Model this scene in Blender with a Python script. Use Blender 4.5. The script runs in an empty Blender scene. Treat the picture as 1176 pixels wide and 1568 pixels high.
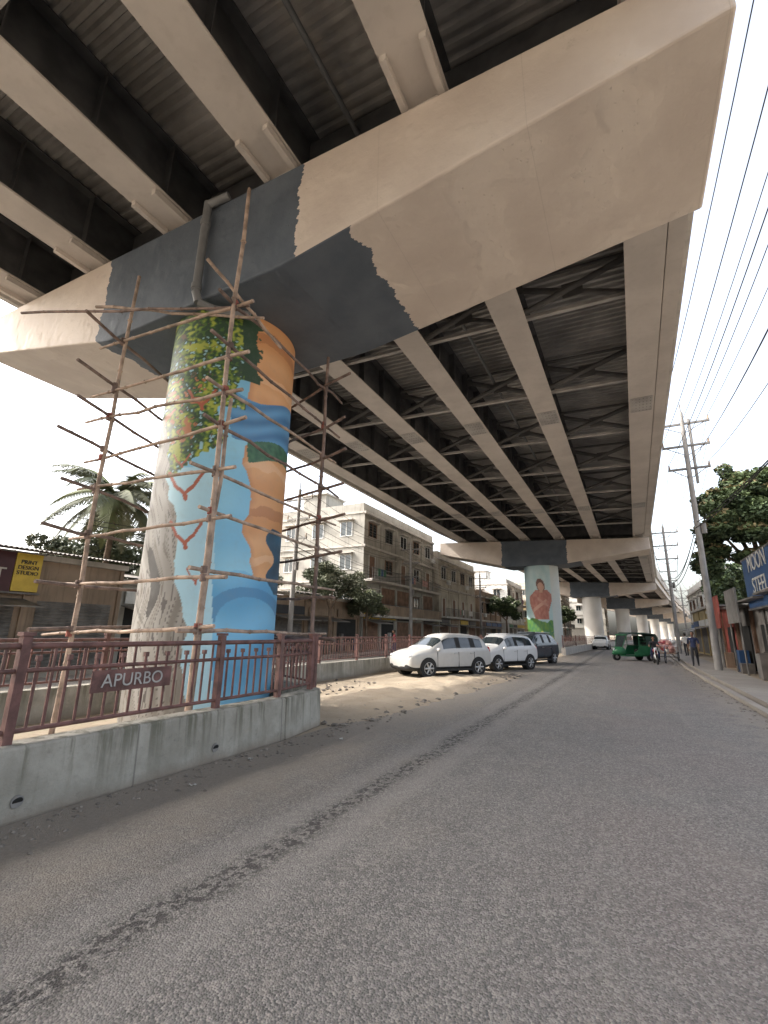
import bpy, math, random, bmesh
from mathutils import Vector, Matrix, noise
random.seed(7)
R = math.radians
S = bpy.context.scene
COL = S.collection

# ------------------------------------------------------------------ materials
def _mix(nt, fac, a, b, mode='MIX'):
    n = nt.nodes.new('ShaderNodeMix'); n.data_type = 'RGBA'; n.blend_type = mode
    for sock, val in ((n.inputs[0], fac), (n.inputs[6], a), (n.inputs[7], b)):
        if hasattr(val, 'is_linked'): nt.links.new(val, sock)
        elif isinstance(val, (int, float)): sock.default_value = val
        else: sock.default_value = (*val[:3], 1)
    return n.outputs[2]
def _math(nt, op, a, b=0.0, c=0.0, clamp=False):
    n = nt.nodes.new('ShaderNodeMath'); n.operation = op; n.use_clamp = clamp
    for i, val in enumerate((a, b, c)):
        if i >= len(n.inputs): break
        if hasattr(val, 'is_linked'): nt.links.new(val, n.inputs[i])
        else: n.inputs[i].default_value = val
    return n.outputs[0]
def _range(nt, v, a, b, c=0.0, d=1.0):
    n = nt.nodes.new('ShaderNodeMapRange'); n.interpolation_type = 'SMOOTHSTEP'
    nt.links.new(v, n.inputs[0])
    n.inputs[1].default_value = a; n.inputs[2].default_value = b
    n.inputs[3].default_value = c; n.inputs[4].default_value = d
    return n.outputs[0]
def _coord(nt, sc=(1, 1, 1)):
    t = nt.nodes.new('ShaderNodeTexCoord'); m = nt.nodes.new('ShaderNodeMapping')
    nt.links.new(t.outputs['Object'], m.inputs[0]); m.inputs['Scale'].default_value = sc
    return m.outputs[0]
def _noise(nt, vec, scale, detail=4, rough=.55):
    n = nt.nodes.new('ShaderNodeTexNoise'); nt.links.new(vec, n.inputs['Vector'])
    n.inputs['Scale'].default_value = scale; n.inputs['Detail'].default_value = detail
    n.inputs['Roughness'].default_value = rough
    return n.outputs[0]
def _vor(nt, vec, scale, out=0, feat='F1'):
    n = nt.nodes.new('ShaderNodeTexVoronoi'); n.feature = feat; nt.links.new(vec, n.inputs['Vector'])
    n.inputs['Scale'].default_value = scale
    return n.outputs[out]
def _bump(nt, h, strength, dist=.02):
    n = nt.nodes.new('ShaderNodeBump'); nt.links.new(h, n.inputs['Height'])
    n.inputs['Strength'].default_value = strength; n.inputs['Distance'].default_value = dist
    return n.outputs[0]
def newmat(name):
    m = bpy.data.materials.new(name); m.use_nodes = True
    nt = m.node_tree; b = nt.nodes['Principled BSDF']
    return m, nt, b
def mat(name, col, rough=.8, var=.15, scale=2., bump=.15, bscale=30, metal=0., streak=0., streakcol=(.05, .045, .04), spec=.4):
    m, nt, b = newmat(name)
    c = _coord(nt)
    f = _range(nt, _noise(nt, c, scale, 6), .3, .7)
    lo = [x * (1 - var) for x in col]; hi = [min(1, x * (1 + var)) for x in col]
    o = _mix(nt, f, lo, hi)
    if streak > 0:
        cs = _coord(nt, (6, 6, .5))
        fs = _range(nt, _noise(nt, cs, 1., 5, .6), .5, .72, 0, streak)
        o = _mix(nt, fs, o, streakcol)
    nt.links.new(o, b.inputs['Base Color'])
    b.inputs['Roughness'].default_value = rough; b.inputs['Metallic'].default_value = metal
    b.inputs['Specular IOR Level'].default_value = spec
    if bump > 0:
        nt.links.new(_bump(nt, _noise(nt, c, bscale, 4), bump), b.inputs['Normal'])
    return m

M = {}
M['concl'] = mat('concrete_light', (.45, .42, .38), .9, .15, 1.2, .3, 20, streak=.3, streakcol=(.2, .18, .16))
M['concd'] = mat('concrete_grey', (.22, .21, .2), .9, .2, 1.2, .3, 20, streak=.4)
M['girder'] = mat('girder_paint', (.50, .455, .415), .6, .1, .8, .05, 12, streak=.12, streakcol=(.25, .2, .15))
M['web'] = mat('girder_web_shaded', (.085, .085, .087), .65, .3, 1.5, .05, 12)  # same grey paint as the flanges, shade between girders put into the colour
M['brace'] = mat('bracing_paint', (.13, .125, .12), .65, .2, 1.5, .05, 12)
M['strut'] = mat('strut_paint', (.36, .34, .32), .65, .2, 1.5, .05, 12)
M['deck'] = mat('steel_deck', (.36, .345, .33), .5, .3, .7, .05, 10, metal=.15)
M['rail'] = mat('railing_paint', (.125, .060, .052), .65, .4, 6, .2, 60, streak=.3, streakcol=(.25, .19, .15))
M['bamboo'] = mat('bamboo', (.33, .245, .19), .8, .4, 5, .3, 50)
M['bambood'] = mat('wood_dark', (.17, .12, .10), .85, .4, 5, .3, 50)
M['rope'] = mat('rope', (.26, .09, .07), .9, .3, 20, .2, 80)
M['pipe'] = mat('drain_pipe_pvc', (.16, .165, .17), .5, .1, 3, .05, 10)
M['dark'] = mat('dark_void', (.02, .02, .02), .8, .2, 3, 0)
M['black'] = mat('black_rubber', (.022, .022, .022), .75, .2, 10, .1, 60)
M['glass'] = mat('window_glass', (.03, .04, .045), .08, .2, 1, 0, spec=.8)
M['chrome'] = mat('alloy', (.5, .5, .5), .35, .1, 5, 0, metal=.8)
M['lampg'] = mat('headlamp', (.55, .55, .57), .1, .1, 5, 0)
M['red'] = mat('red_lamp', (.4, .02, .02), .3, .1, 5, 0)
M['carw'] = mat('car_paint_white', (.66, .66, .65), .25, .02, 5, 0, spec=.6)
M['cars'] = mat('car_paint_pale', (.48, .47, .45), .3, .04, 5, 0, spec=.6)
M['card'] = mat('car_paint_dark', (.05, .06, .07), .25, .1, 5, 0, spec=.6)
M['green'] = mat('rickshaw_green', (.02, .13, .055), .45, .15, 3, .02, 10)
M['canvas'] = mat('rickshaw_canvas', (.03, .06, .045), .7, .2, 3, .2, 30)
M['skin'] = mat('skin', (.22, .12, .075), .6, .1, 8, 0)
M['hair'] = mat('hair', (.015, .012, .01), .7, .2, 30, .1)
M['cloth_navy'] = mat('cloth_navy', (.03, .04, .09), .9, .2, 6, .2, 30)
M['cloth_dark'] = mat('cloth_dark', (.035, .035, .04), .9, .2, 6, .2, 30)
M['cloth_red'] = mat('cloth_red', (.3, .06, .07), .9, .2, 6, .2, 30)
M['cloth_white'] = mat('cloth_white', (.6, .58, .55), .9, .1, 6, .2, 30)
M['w_cream'] = mat('wall_cream', (.44, .40, .33), .9, .18, .6, .1, 15, streak=.6, streakcol=(.18, .16, .13))
M['w_grey'] = mat('wall_grey', (.33, .315, .28), .9, .2, .6, .1, 15, streak=.65, streakcol=(.14, .13, .12))
M['w_brown'] = mat('wall_brown', (.27, .2, .145), .9, .2, .6, .1, 15, streak=.4)
M['w_white'] = mat('wall_white', (.54, .53, .50), .9, .1, .6, .1, 15, streak=.4, streakcol=(.3, .28, .25))
M['w_yel'] = mat('wall_ochre', (.45, .36, .20), .9, .1, .6, .1, 15, streak=.4, streakcol=(.2, .18, .12))
M['tin'] = mat('tin_roof', (.20, .185, .17), .6, .3, 1.5, .2, 20, metal=.2, streak=.5, streakcol=(.16, .09, .06))
M['shutter'] = mat('shutter_metal', (.16, .15, .14), .6, .3, 2, .1, 20, metal=.2)
M['shutb'] = mat('shutter_brown', (.20, .12, .08), .7, .3, 2, .1, 20)
M['redtin'] = mat('red_tin_sheet', (.24, .055, .04), .6, .35, 1.5, .2, 20, streak=.4)
M['s_red'] = mat('sign_maroon', (.055, .014, .017), .5, .1, 3, 0)
M['s_blue'] = mat('sign_blue', (.03, .08, .19), .5, .15, 2, 0)
M['s_yel'] = mat('sign_yellow', (.55, .38, .05), .5, .1, 3, 0)
M['s_white'] = mat('sign_white', (.62, .62, .6), .5, .1, 3, 0)
M['s_green'] = mat('sign_green', (.03, .14, .07), .5, .1, 3, 0)
M['s_black'] = mat('sign_black', (.03, .03, .035), .5, .1, 3, 0)
M['pole'] = mat('concrete_pole', (.27, .255, .24), .9, .15, 2, .2, 20)
M['wire'] = mat('wire_black', (.02, .02, .02), .6, .1, 2, 0)
M['bark'] = mat('bark', (.15, .11, .08), .95, .3, 4, .6, 20)
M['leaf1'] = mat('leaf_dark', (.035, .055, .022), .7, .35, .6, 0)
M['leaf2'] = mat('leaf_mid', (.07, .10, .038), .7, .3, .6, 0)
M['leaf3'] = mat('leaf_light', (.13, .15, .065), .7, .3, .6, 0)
M['leafd'] = mat('leaf_dusty', (.17, .18, .125), .8, .3, .6, 0)
M['leafd2'] = mat('leaf_dusty_dark', (.085, .10, .06), .8, .3, .6, 0)
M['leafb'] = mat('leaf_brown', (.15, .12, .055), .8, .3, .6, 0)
M['stone'] = mat('rubble_stone', (.20, .175, .15), .95, .4, 9, .5, 30)
M['pink'] = mat('cart_goods', (.5, .28, .25), .9, .3, 6, .3, 10)

def barrier_mat():
    m, nt, b = newmat('barrier_concrete')
    c = _coord(nt); sep = nt.nodes.new('ShaderNodeSeparateXYZ'); nt.links.new(c, sep.inputs[0]); Z = sep.outputs[2]
    o = _mix(nt, _range(nt, _noise(nt, c, 1.6, 8, .65), .3, .7), (.235, .22, .185), (.37, .35, .305))
    o = _mix(nt, _range(nt, _noise(nt, c, 9, 6, .7), .55, .75, 0, .5), o, (.14, .13, .11))
    cs = _coord(nt, (5, 5, .35))
    st = _math(nt, 'MULTIPLY', _range(nt, _noise(nt, cs, 1.3, 6, .65), .47, .62), _range(nt, Z, .15, .6, .25, .85))
    o = _mix(nt, st, o, (.115, .11, .08))
    zz = _math(nt, 'ADD', Z, _math(nt, 'MULTIPLY', _noise(nt, c, 3, 5), .2))
    o = _mix(nt, _range(nt, zz, .26, .08, 0, .8), o, (.19, .155, .125))
    o = _mix(nt, _range(nt, _math(nt, 'ABSOLUTE', _math(nt, 'SUBTRACT', _math(nt, 'FRACT', _math(nt, 'DIVIDE', sep.outputs[1], 2.4)), .5)), .006, .002, 0, .6), o, (.09, .08, .07))
    nt.links.new(o, b.inputs['Base Color']); b.inputs['Roughness'].default_value = .92
    nt.links.new(_bump(nt, _noise(nt, c, 9, 8, .7), .7, .03), b.inputs['Normal'])
    return m
M['conc'] = barrier_mat()

def cap_mat():
    m, nt, b = newmat('pier_cap_paint')
    c = _coord(nt)
    sep = nt.nodes.new('ShaderNodeSeparateXYZ'); nt.links.new(c, sep.inputs[0])
    g = nt.nodes.new('ShaderNodeNewGeometry'); sn = nt.nodes.new('ShaderNodeSeparateXYZ')
    nt.links.new(g.outputs['True Normal'], sn.inputs[0])
    under = _math(nt, 'LESS_THAN', sn.outputs[2], -.5)
    cy = _coord(nt, (.05, 1, 1))
    jag = _math(nt, 'MULTIPLY', _math(nt, 'SUBTRACT', _noise(nt, cy, 1.8, 5, .7), .5), .7)
    x = _math(nt, 'ADD', sep.outputs[0], jag)
    limit = _math(nt, 'ADD', _math(nt, 'MULTIPLY', under, 1.15), 2.9)
    inr = _math(nt, 'LESS_THAN', x, limit)
    inl = _math(nt, 'GREATER_THAN', x, -3.05)
    f = _math(nt, 'MULTIPLY', inr, inl)
    beige = _mix(nt, _range(nt, _noise(nt, c, .7, 6), .3, .7), (.53, .455, .395), (.63, .555, .485))
    st = _range(nt, _noise(nt, c, 2.2, 8, .7), .60, .75, 0, .35)
    beige = _mix(nt, st, beige, (.33, .28, .24))
    fj = _math(nt, 'ABSOLUTE', _math(nt, 'SUBTRACT', _math(nt, 'FRACT', _math(nt, 'DIVIDE', _math(nt, 'ADD', sep.outputs[0], 50.3), 2.44)), .5))
    beige = _mix(nt, _math(nt, 'MULTIPLY', _range(nt, fj, .004, .0), .3), beige, (.3, .26, .22))
    blue = _mix(nt, _range(nt, _noise(nt, c, 1.2, 6), .3, .7), (.070, .088, .112), (.10, .12, .148))
    nt.links.new(_mix(nt, f, beige, blue), b.inputs['Base Color'])
    b.inputs['Roughness'].default_value = .7
    pit = _range(nt, _vor(nt, c, 11), .0, .2)
    msk = _range(nt, _noise(nt, c, .7, 3), .5, .6)
    h = _math(nt, 'ADD', _math(nt, 'MULTIPLY', _math(nt, 'MULTIPLY', pit, msk), .9), _noise(nt, c, 5, 6))
    nt.links.new(_bump(nt, h, .5, .04), b.inputs['Normal'])
    return m
M['cap'] = cap_mat()

def road_mat():
    m, nt, b = newmat('asphalt')
    c = _coord(nt)
    sep = nt.nodes.new('ShaderNodeSeparateXYZ'); nt.links.new(c, sep.inputs[0])
    X = sep.outputs[0]
    big = _noise(nt, c, .35, 5)
    mid = _noise(nt, c, 2.2, 6, .65)
    base = _mix(nt, _range(nt, mid, .3, .7), (.150, .141, .134), (.205, .193, .182))
    redm = _math(nt, 'MULTIPLY', _range(nt, X, -1.6, -.2), _range(nt, big, .35, .6))
    base = _mix(nt, _math(nt, 'MULTIPLY', redm, .65), base, (.205, .165, .153))
    base = _mix(nt, _math(nt, 'MULTIPLY', _range(nt, _noise(nt, c, 1.1, 7, .7), .54, .68), .35), base, (.11, .107, .104))
    cst = _coord(nt, (1.2, .05, 1))
    base = _mix(nt, _range(nt, _noise(nt, cst, 1.3, 3, .5), .45, .70, 0, .30), base, (.115, .108, .104))
    base = _mix(nt, _range(nt, _noise(nt, cst, 2.3, 4, .6), .50, .72, 0, .35), base, (.28, .255, .225))
    v1 = _vor(nt, c, 80); v2 = _vor(nt, c, 80, 1)
    bw = nt.nodes.new('ShaderNodeRGBToBW'); nt.links.new(v2, bw.inputs[0])
    base = _mix(nt, _range(nt, bw.outputs[0], .58, .80, 0, .60), base, (.37, .34, .31))
    base = _mix(nt, _range(nt, bw.outputs[0], .42, .20, 0, .60), base, (.065, .062, .06))
    v3 = _vor(nt, c, 34, 1); bw3 = nt.nodes.new('ShaderNodeRGBToBW'); nt.links.new(v3, bw3.inputs[0])
    base = _mix(nt, _range(nt, bw3.outputs[0], .74, .82, 0, .45), base, (.36, .33, .29))
    base = _mix(nt, _range(nt, _noise(nt, c, 150, 2), .4, .65, 0, .25), base, (.08, .076, .073))
    jx = _math(nt, 'ADD', X, _math(nt, 'MULTIPLY', _math(nt, 'SUBTRACT', mid, .5), 2.2))
    dl = _range(nt, jx, -2.5, -4.5, 0, .85)
    dr = _range(nt, jx, 1.2, 2.5, 0, .75)
    dust = _math(nt, 'MAXIMUM', dl, dr)
    dust = _math(nt, 'MAXIMUM', dust, _range(nt, _noise(nt, c, .6, 7, .6), .50, .8, .10, .5))
    fine = _mix(nt, _noise(nt, c, 30, 3), (.225, .19, .155), (.33, .29, .24))
    base = _mix(nt, dust, base, fine)
    wob = _math(nt, 'MULTIPLY', _math(nt, 'SUBTRACT', _noise(nt, c, .8, 3), .5), .35)
    dx = _math(nt, 'ABSOLUTE', _math(nt, 'ADD', _math(nt, 'ADD', X, 2.6), wob))
    cl = _coord(nt, (1.2, 1., 1))
    brk = _range(nt, _noise(nt, cl, 11, 3, .75), .49, .54)
    line = _math(nt, 'MULTIPLY', _range(nt, dx, .17, .05), brk)
    base = _mix(nt, _math(nt, 'MULTIPLY', line, .85), base, (.045, .041, .038))
    pale = _math(nt, 'MULTIPLY', _range(nt, _math(nt, 'ABSOLUTE', _math(nt, 'SUBTRACT', dx, .32)), .2, .05), .35)
    base = _mix(nt, pale, base, (.27, .25, .23))
    nt.links.new(base, b.inputs['Base Color'])
    b.inputs['Roughness'].default_value = .85
    hgt = _math(nt, 'SUBTRACT', _math(nt, 'ADD', _math(nt, 'MULTIPLY', v1, -1.0), _math(nt, 'MULTIPLY', _noise(nt, c, 9, 5), .6)), _math(nt, 'MULTIPLY', line, 1.8))
    nt.links.new(_bump(nt, hgt, .75, .014), b.inputs['Normal'])
    return m
M['road'] = road_mat()

def dirt_mat(name, a, bcol, dark):
    m, nt, b = newmat(name)
    c = _coord(nt)
    o = _mix(nt, _range(nt, _noise(nt, c, .5, 8, .6), .3, .7), a, bcol)
    o = _mix(nt, _range(nt, _noise(nt, c, 7, 6, .7), .55, .7, 0, .5), o, dark)
    o = _mix(nt, _range(nt, _vor(nt, c, 25), .12, .0, 0, .5), o, dark)
    nt.links.new(o, b.inputs['Base Color']); b.inputs['Roughness'].default_value = .95
    nt.links.new(_bump(nt, _noise(nt, c, 12, 8, .7), .7, .04), b.inputs['Normal'])
    return m
M['dirt'] = dirt_mat('sandy_ground', (.31, .25, .18), (.41, .34, .255), (.20, .155, .12))
M['road2'] = dirt_mat('dusty_road', (.24, .22, .195), (.30, .275, .245), (.17, .155, .14))
M['slab'] = dirt_mat('footpath_concrete', (.27, .24, .21), (.34, .31, .27), (.19, .165, .14))

def attr_mat(name):
    m, nt, b = newmat(name)
    a = nt.nodes.new('ShaderNodeAttribute'); a.attribute_name = 'paint'
    c = _coord(nt)
    o = _mix(nt, _range(nt, _noise(nt, c, 6, 8, .7), .45, .8, 0, .16), a.outputs['Color'], (.25, .24, .22))
    nt.links.new(o, b.inputs['Base Color']); b.inputs['Roughness'].default_value = .5
    nt.links.new(_bump(nt, _noise(nt, c, 5, 5), .15, .02), b.inputs['Normal'])
    return m
M['mural'] = attr_mat('mural_paint')

# ------------------------------------------------------------------ mesh builder
class MB:
    def __init__(s): s.v = []; s.f = []; s.m = []; s.sm = []; s.mats = []
    def mi(s, k):
        m = M[k] if isinstance(k, str) else k
        if m not in s.mats: s.mats.append(m)
        return s.mats.index(m)
    def add(s, vs, fs, k, smooth=False):
        o = len(s.v); s.v += [tuple(v) for v in vs]; i = s.mi(k)
        for f in fs: s.f.append(tuple(o + a for a in f)); s.m.append(i); s.sm.append(smooth)
    def hexa(s, p, k):
        s.add(p, [(0, 3, 2, 1), (4, 5, 6, 7), (0, 1, 5, 4), (1, 2, 6, 5), (2, 3, 7, 6), (3, 0, 4, 7)], k)
    def box(s, x0, x1, y0, y1, z0, z1, k):
        s.hexa([(x0, y0, z0), (x1, y0, z0), (x1, y1, z0), (x0, y1, z0), (x0, y0, z1), (x1, y0, z1), (x1, y1, z1), (x0, y1, z1)], k)
    def beam(s, a, b, w, h, k):
        ax, ay, az = a; bx, by, bz = b
        s.hexa([(ax - w / 2, ay, az), (ax + w / 2, ay, az), (bx + w / 2, by, bz), (bx - w / 2, by, bz),
                (ax - w / 2, ay, az + h), (ax + w / 2, ay, az + h), (bx + w / 2, by, bz + h), (bx - w / 2, by, bz + h)], k)
    def tube(s, p, q, r0, k, r1=None, n=8, caps=True):
        if r1 is None: r1 = r0
        p = Vector(p); q = Vector(q); d = (q - p)
        if d.length < 1e-6: return
        d.normalize(); u = d.orthogonal().normalized(); w = d.cross(u)
        vs = []
        for c, r in ((p, r0), (q, r1)):
            for i in range(n):
                a = 2 * math.pi * i / n; vs.append(c + (u * math.cos(a) + w * math.sin(a)) * r)
        s.add(vs, [(i, (i + 1) % n, n + (i + 1) % n, n + i) for i in range(n)], k, True)
        if caps:
            s.add(vs[:n], [tuple(range(n))[::-1]], k); s.add(vs[n:], [tuple(range(n))], k)
    def path(s, pts, rs, k, n=8):
        for i in range(len(pts) - 1): s.tube(pts[i], pts[i + 1], rs[i], k, rs[i + 1], n)
    def ell(s, c, r, k, nu=12, nv=8, fn=None):
        vs = []; fs = []
        for j in range(nv + 1):
            t = math.pi * j / nv
            for i in range(nu):
                a = 2 * math.pi * i / nu
                v = Vector((math.sin(t) * math.cos(a) * r[0], math.sin(t) * math.sin(a) * r[1], math.cos(t) * r[2]))
                if fn: v = fn(v)
                vs.append(v + Vector(c))
        for j in range(nv):
            for i in range(nu):
                fs.append((j * nu + i, (j + 1) * nu + i, (j + 1) * nu + (i + 1) % nu, j * nu + (i + 1) % nu))
        s.add(vs, fs, k, True)
    def prism(s, pts, y0, y1, k):
        n = len(pts)
        vs = [(x, y0, z) for x, z in pts] + [(x, y1, z) for x, z in pts]
        s.add(vs, [tuple(range(n)), tuple(range(n, 2 * n))[::-1]] + [(i, n + i, n + (i + 1) % n, (i + 1) % n) for i in range(n)], k)
    def build(s, name, loc=(0, 0, 0), rotz=0, bevel=0, parent=None, recalc=False):
        me = bpy.data.meshes.new(name); me.from_pydata(s.v, [], s.f)
        for m in s.mats: me.materials.append(m)
        me.polygons.foreach_set('material_index', s.m); me.polygons.foreach_set('use_smooth', s.sm)
        me.update()
        if recalc:
            bm = bmesh.new(); bm.from_mesh(me); bmesh.ops.recalc_face_normals(bm, faces=bm.faces); bm.to_mesh(me); bm.free()
        ob = bpy.data.objects.new(name, me); COL.objects.link(ob)
        ob.location = loc; ob.rotation_euler = (0, 0, rotz)
        if bevel > 0:
            b = ob.modifiers.new('b', 'BEVEL'); b.width = bevel; b.segments = 2; b.limit_method = 'ANGLE'
        if parent: ob.parent = parent
        return ob
def empty(name, loc=(0, 0, 0), rotz=0):
    e = bpy.data.objects.new(name, None); COL.objects.link(e); e.location = loc; e.rotation_euler = (0, 0, rotz); return e
def text(body, size, k, loc, rot, parent, name='lettering', ext=.01):
    cu = bpy.data.curves.new(name, 'FONT'); cu.body = body; cu.size = size; cu.extrude = ext
    cu.align_x = 'CENTER'; cu.align_y = 'CENTER'; cu.materials.append(M[k])
    o = bpy.data.objects.new(name, cu); COL.objects.link(o); o.location = loc; o.rotation_euler = rot
    o.parent = parent; return o

# ------------------------------------------------------------------ layout
CX0 = -7.6
def off(y):
    if y <= 20: return 0.
    if y <= 110: return .00062 * (y - 20) ** 2
    return .00062 * 90 ** 2 + .13 * (y - 110)
def cx(y): return CX0 + off(y)
def dz(y): return -.62 * (1 - math.exp(-max(0, y - 6.85) / 60))
PIER_Y = [-32., 6.85, 46., 85., 123., 160., 197., 235., 272.]

def strip(name, xa, xb, y0, y1, z, k, step=6, h=0):
    mb = MB(); n = max(1, int((y1 - y0) / step))
    for i in range(n):
        ya = y0 + (y1 - y0) * i / n; yb = y0 + (y1 - y0) * (i + 1) / n
        if h == 0:
            mb.add([(xa + off(ya), ya, z), (xb + off(ya), ya, z), (xb + off(yb), yb, z), (xa + off(yb), yb, z)], [(0, 1, 2, 3)], k)
        else:
            j = random.uniform(0, .015)
            mb.hexa([(xa + off(ya), ya, z), (xb + off(ya), ya, z), (xb + off(yb), yb - .02, z), (xa + off(yb), yb - .02, z),
                     (xa + off(ya), ya, z + h - j), (xb + off(ya), ya, z + h), (xb + off(yb), yb - .02, z + h), (xa + off(yb), yb - .02, z + h - j)], k)
    return mb.build(name)
g = MB(); g.add([(-900, -300, 0), (900, -300, 0), (900, 1500, 0), (-900, 1500, 0)], [(0, 1, 2, 3)], 'dirt'); g.build('ground')
strip('road', -4.85, 2.42, -30, 300, .006, 'road')
strip('road', -17., -9.6, -30, 300, .006, 'road2')
strip('footpath', 2.75, 4.1, -20, 120, .0, 'slab', 1.5, .16)
strip('kerb', 2.44, 2.62, -20, 120, .0, 'slab', 1.2, .10)
strip('footpath', -19.0, -17.1, -20, 120, .0, 'slab', 2.0, .15)

mb = MB()
def stone(mb, x, y, r, k='stone'):
    bm = bmesh.new()
    for d in ((1, 0, 0), (-1, 0, 0), (0, 1, 0), (0, -1, 0), (0, 0, 1), (0, 0, -1), (.6, .6, .5), (-.6, .6, .5), (.6, -.6, .5), (-.6, -.6, .5)):
        v = Vector(d) * r * random.uniform(.6, 1.2); bm.verts.new((v.x + x, v.y + y, v.z * .6 + r * .25))
    bmesh.ops.convex_hull(bm, input=bm.verts)
    bm.verts.ensure_lookup_table(); bm.verts.index_update()
    mb.add([v.co for v in bm.verts], [tuple(v.index for v in f.verts) for f in bm.faces], k); bm.free()
for i in range(700):
    y = random.uniform(1.2, 9.5); stone(mb, -4.80 + abs(random.gauss(0, .25)), y, random.choice([.008, .012, .016, .028]))
for i in range(300):
    y = random.uniform(7.2, 20); stone(mb, -4.75 + .04 * (y - 8) + random.gauss(0, .22), y, random.choice([.015, .02, .03, .05, .08]))
for i in range(200):
    stone(mb, random.uniform(-9, -5.2), random.uniform(8.6, 14), random.choice([.015, .02, .04, .07]))
for i in range(350):
    y = random.uniform(6, 40); stone(mb, 2.42 - abs(random.gauss(0, .22)), y, random.choice([.012, .02, .03, .04]))
for i in range(70): stone(mb, random.uniform(-2, 2.2), random.uniform(1.5, 12), random.choice([.005, .007, .01]))
mb.build('rubble')
mb = MB()
for (x, y, a) in ((-4.35, 3.9, .5), (-4.5, 5.0, 1.9), (-4.1, 6.6, 2.2), (2.2, 9.5, 1.)):
    vs = []
    for i in range(7):
        t = i / 6; vs += [(x + math.cos(a) * .08 * t, y + math.sin(a) * .08 * t, .012 + .02 * math.sin(t * 5 + a) ** 2), (x + math.cos(a) * .08 * t - math.sin(a) * .05, y + math.sin(a) * .08 * t + math.cos(a) * .05, .012 + .012 * math.cos(t * 4) ** 2)]
    mb.add(vs, [(2 * i, 2 * i + 1, 2 * i + 3, 2 * i + 2) for i in range(6)], 's_white', True)
mb.build('litter')
mb = MB(); vs = []; fs = []; nx = 20; ny = 140
for j in range(ny + 1):
    y = 7.5 + 13 * j / ny
    for i in range(nx + 1):
        u = i / nx; x = -7.4 + 3.0 * u + .05 * (y - 8) + (.22 * noise.noise(Vector((0, y * 1.3, 0))) + .12 * noise.noise(Vector((4, y * 4.3, 0)))) * u
        e = math.sin(math.pi * min(1, u * 1.02)) ** .4 * .10 * math.sin(math.pi * j / ny) ** .5
        e *= 1 + .7 * noise.noise(Vector((x * 2.2, y * 2.2, 1))) + .5 * noise.noise(Vector((x * 7, y * 7, 1)))
        vs.append((x, y, -.012 + e))
for j in range(ny):
    for i in range(nx):
        a = j * (nx + 1) + i; fs.append((a, a + 1, a + nx + 2, a + nx + 1))
mb.add(vs, fs, 'dirt', True); mb.build('earth_bank')

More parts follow.
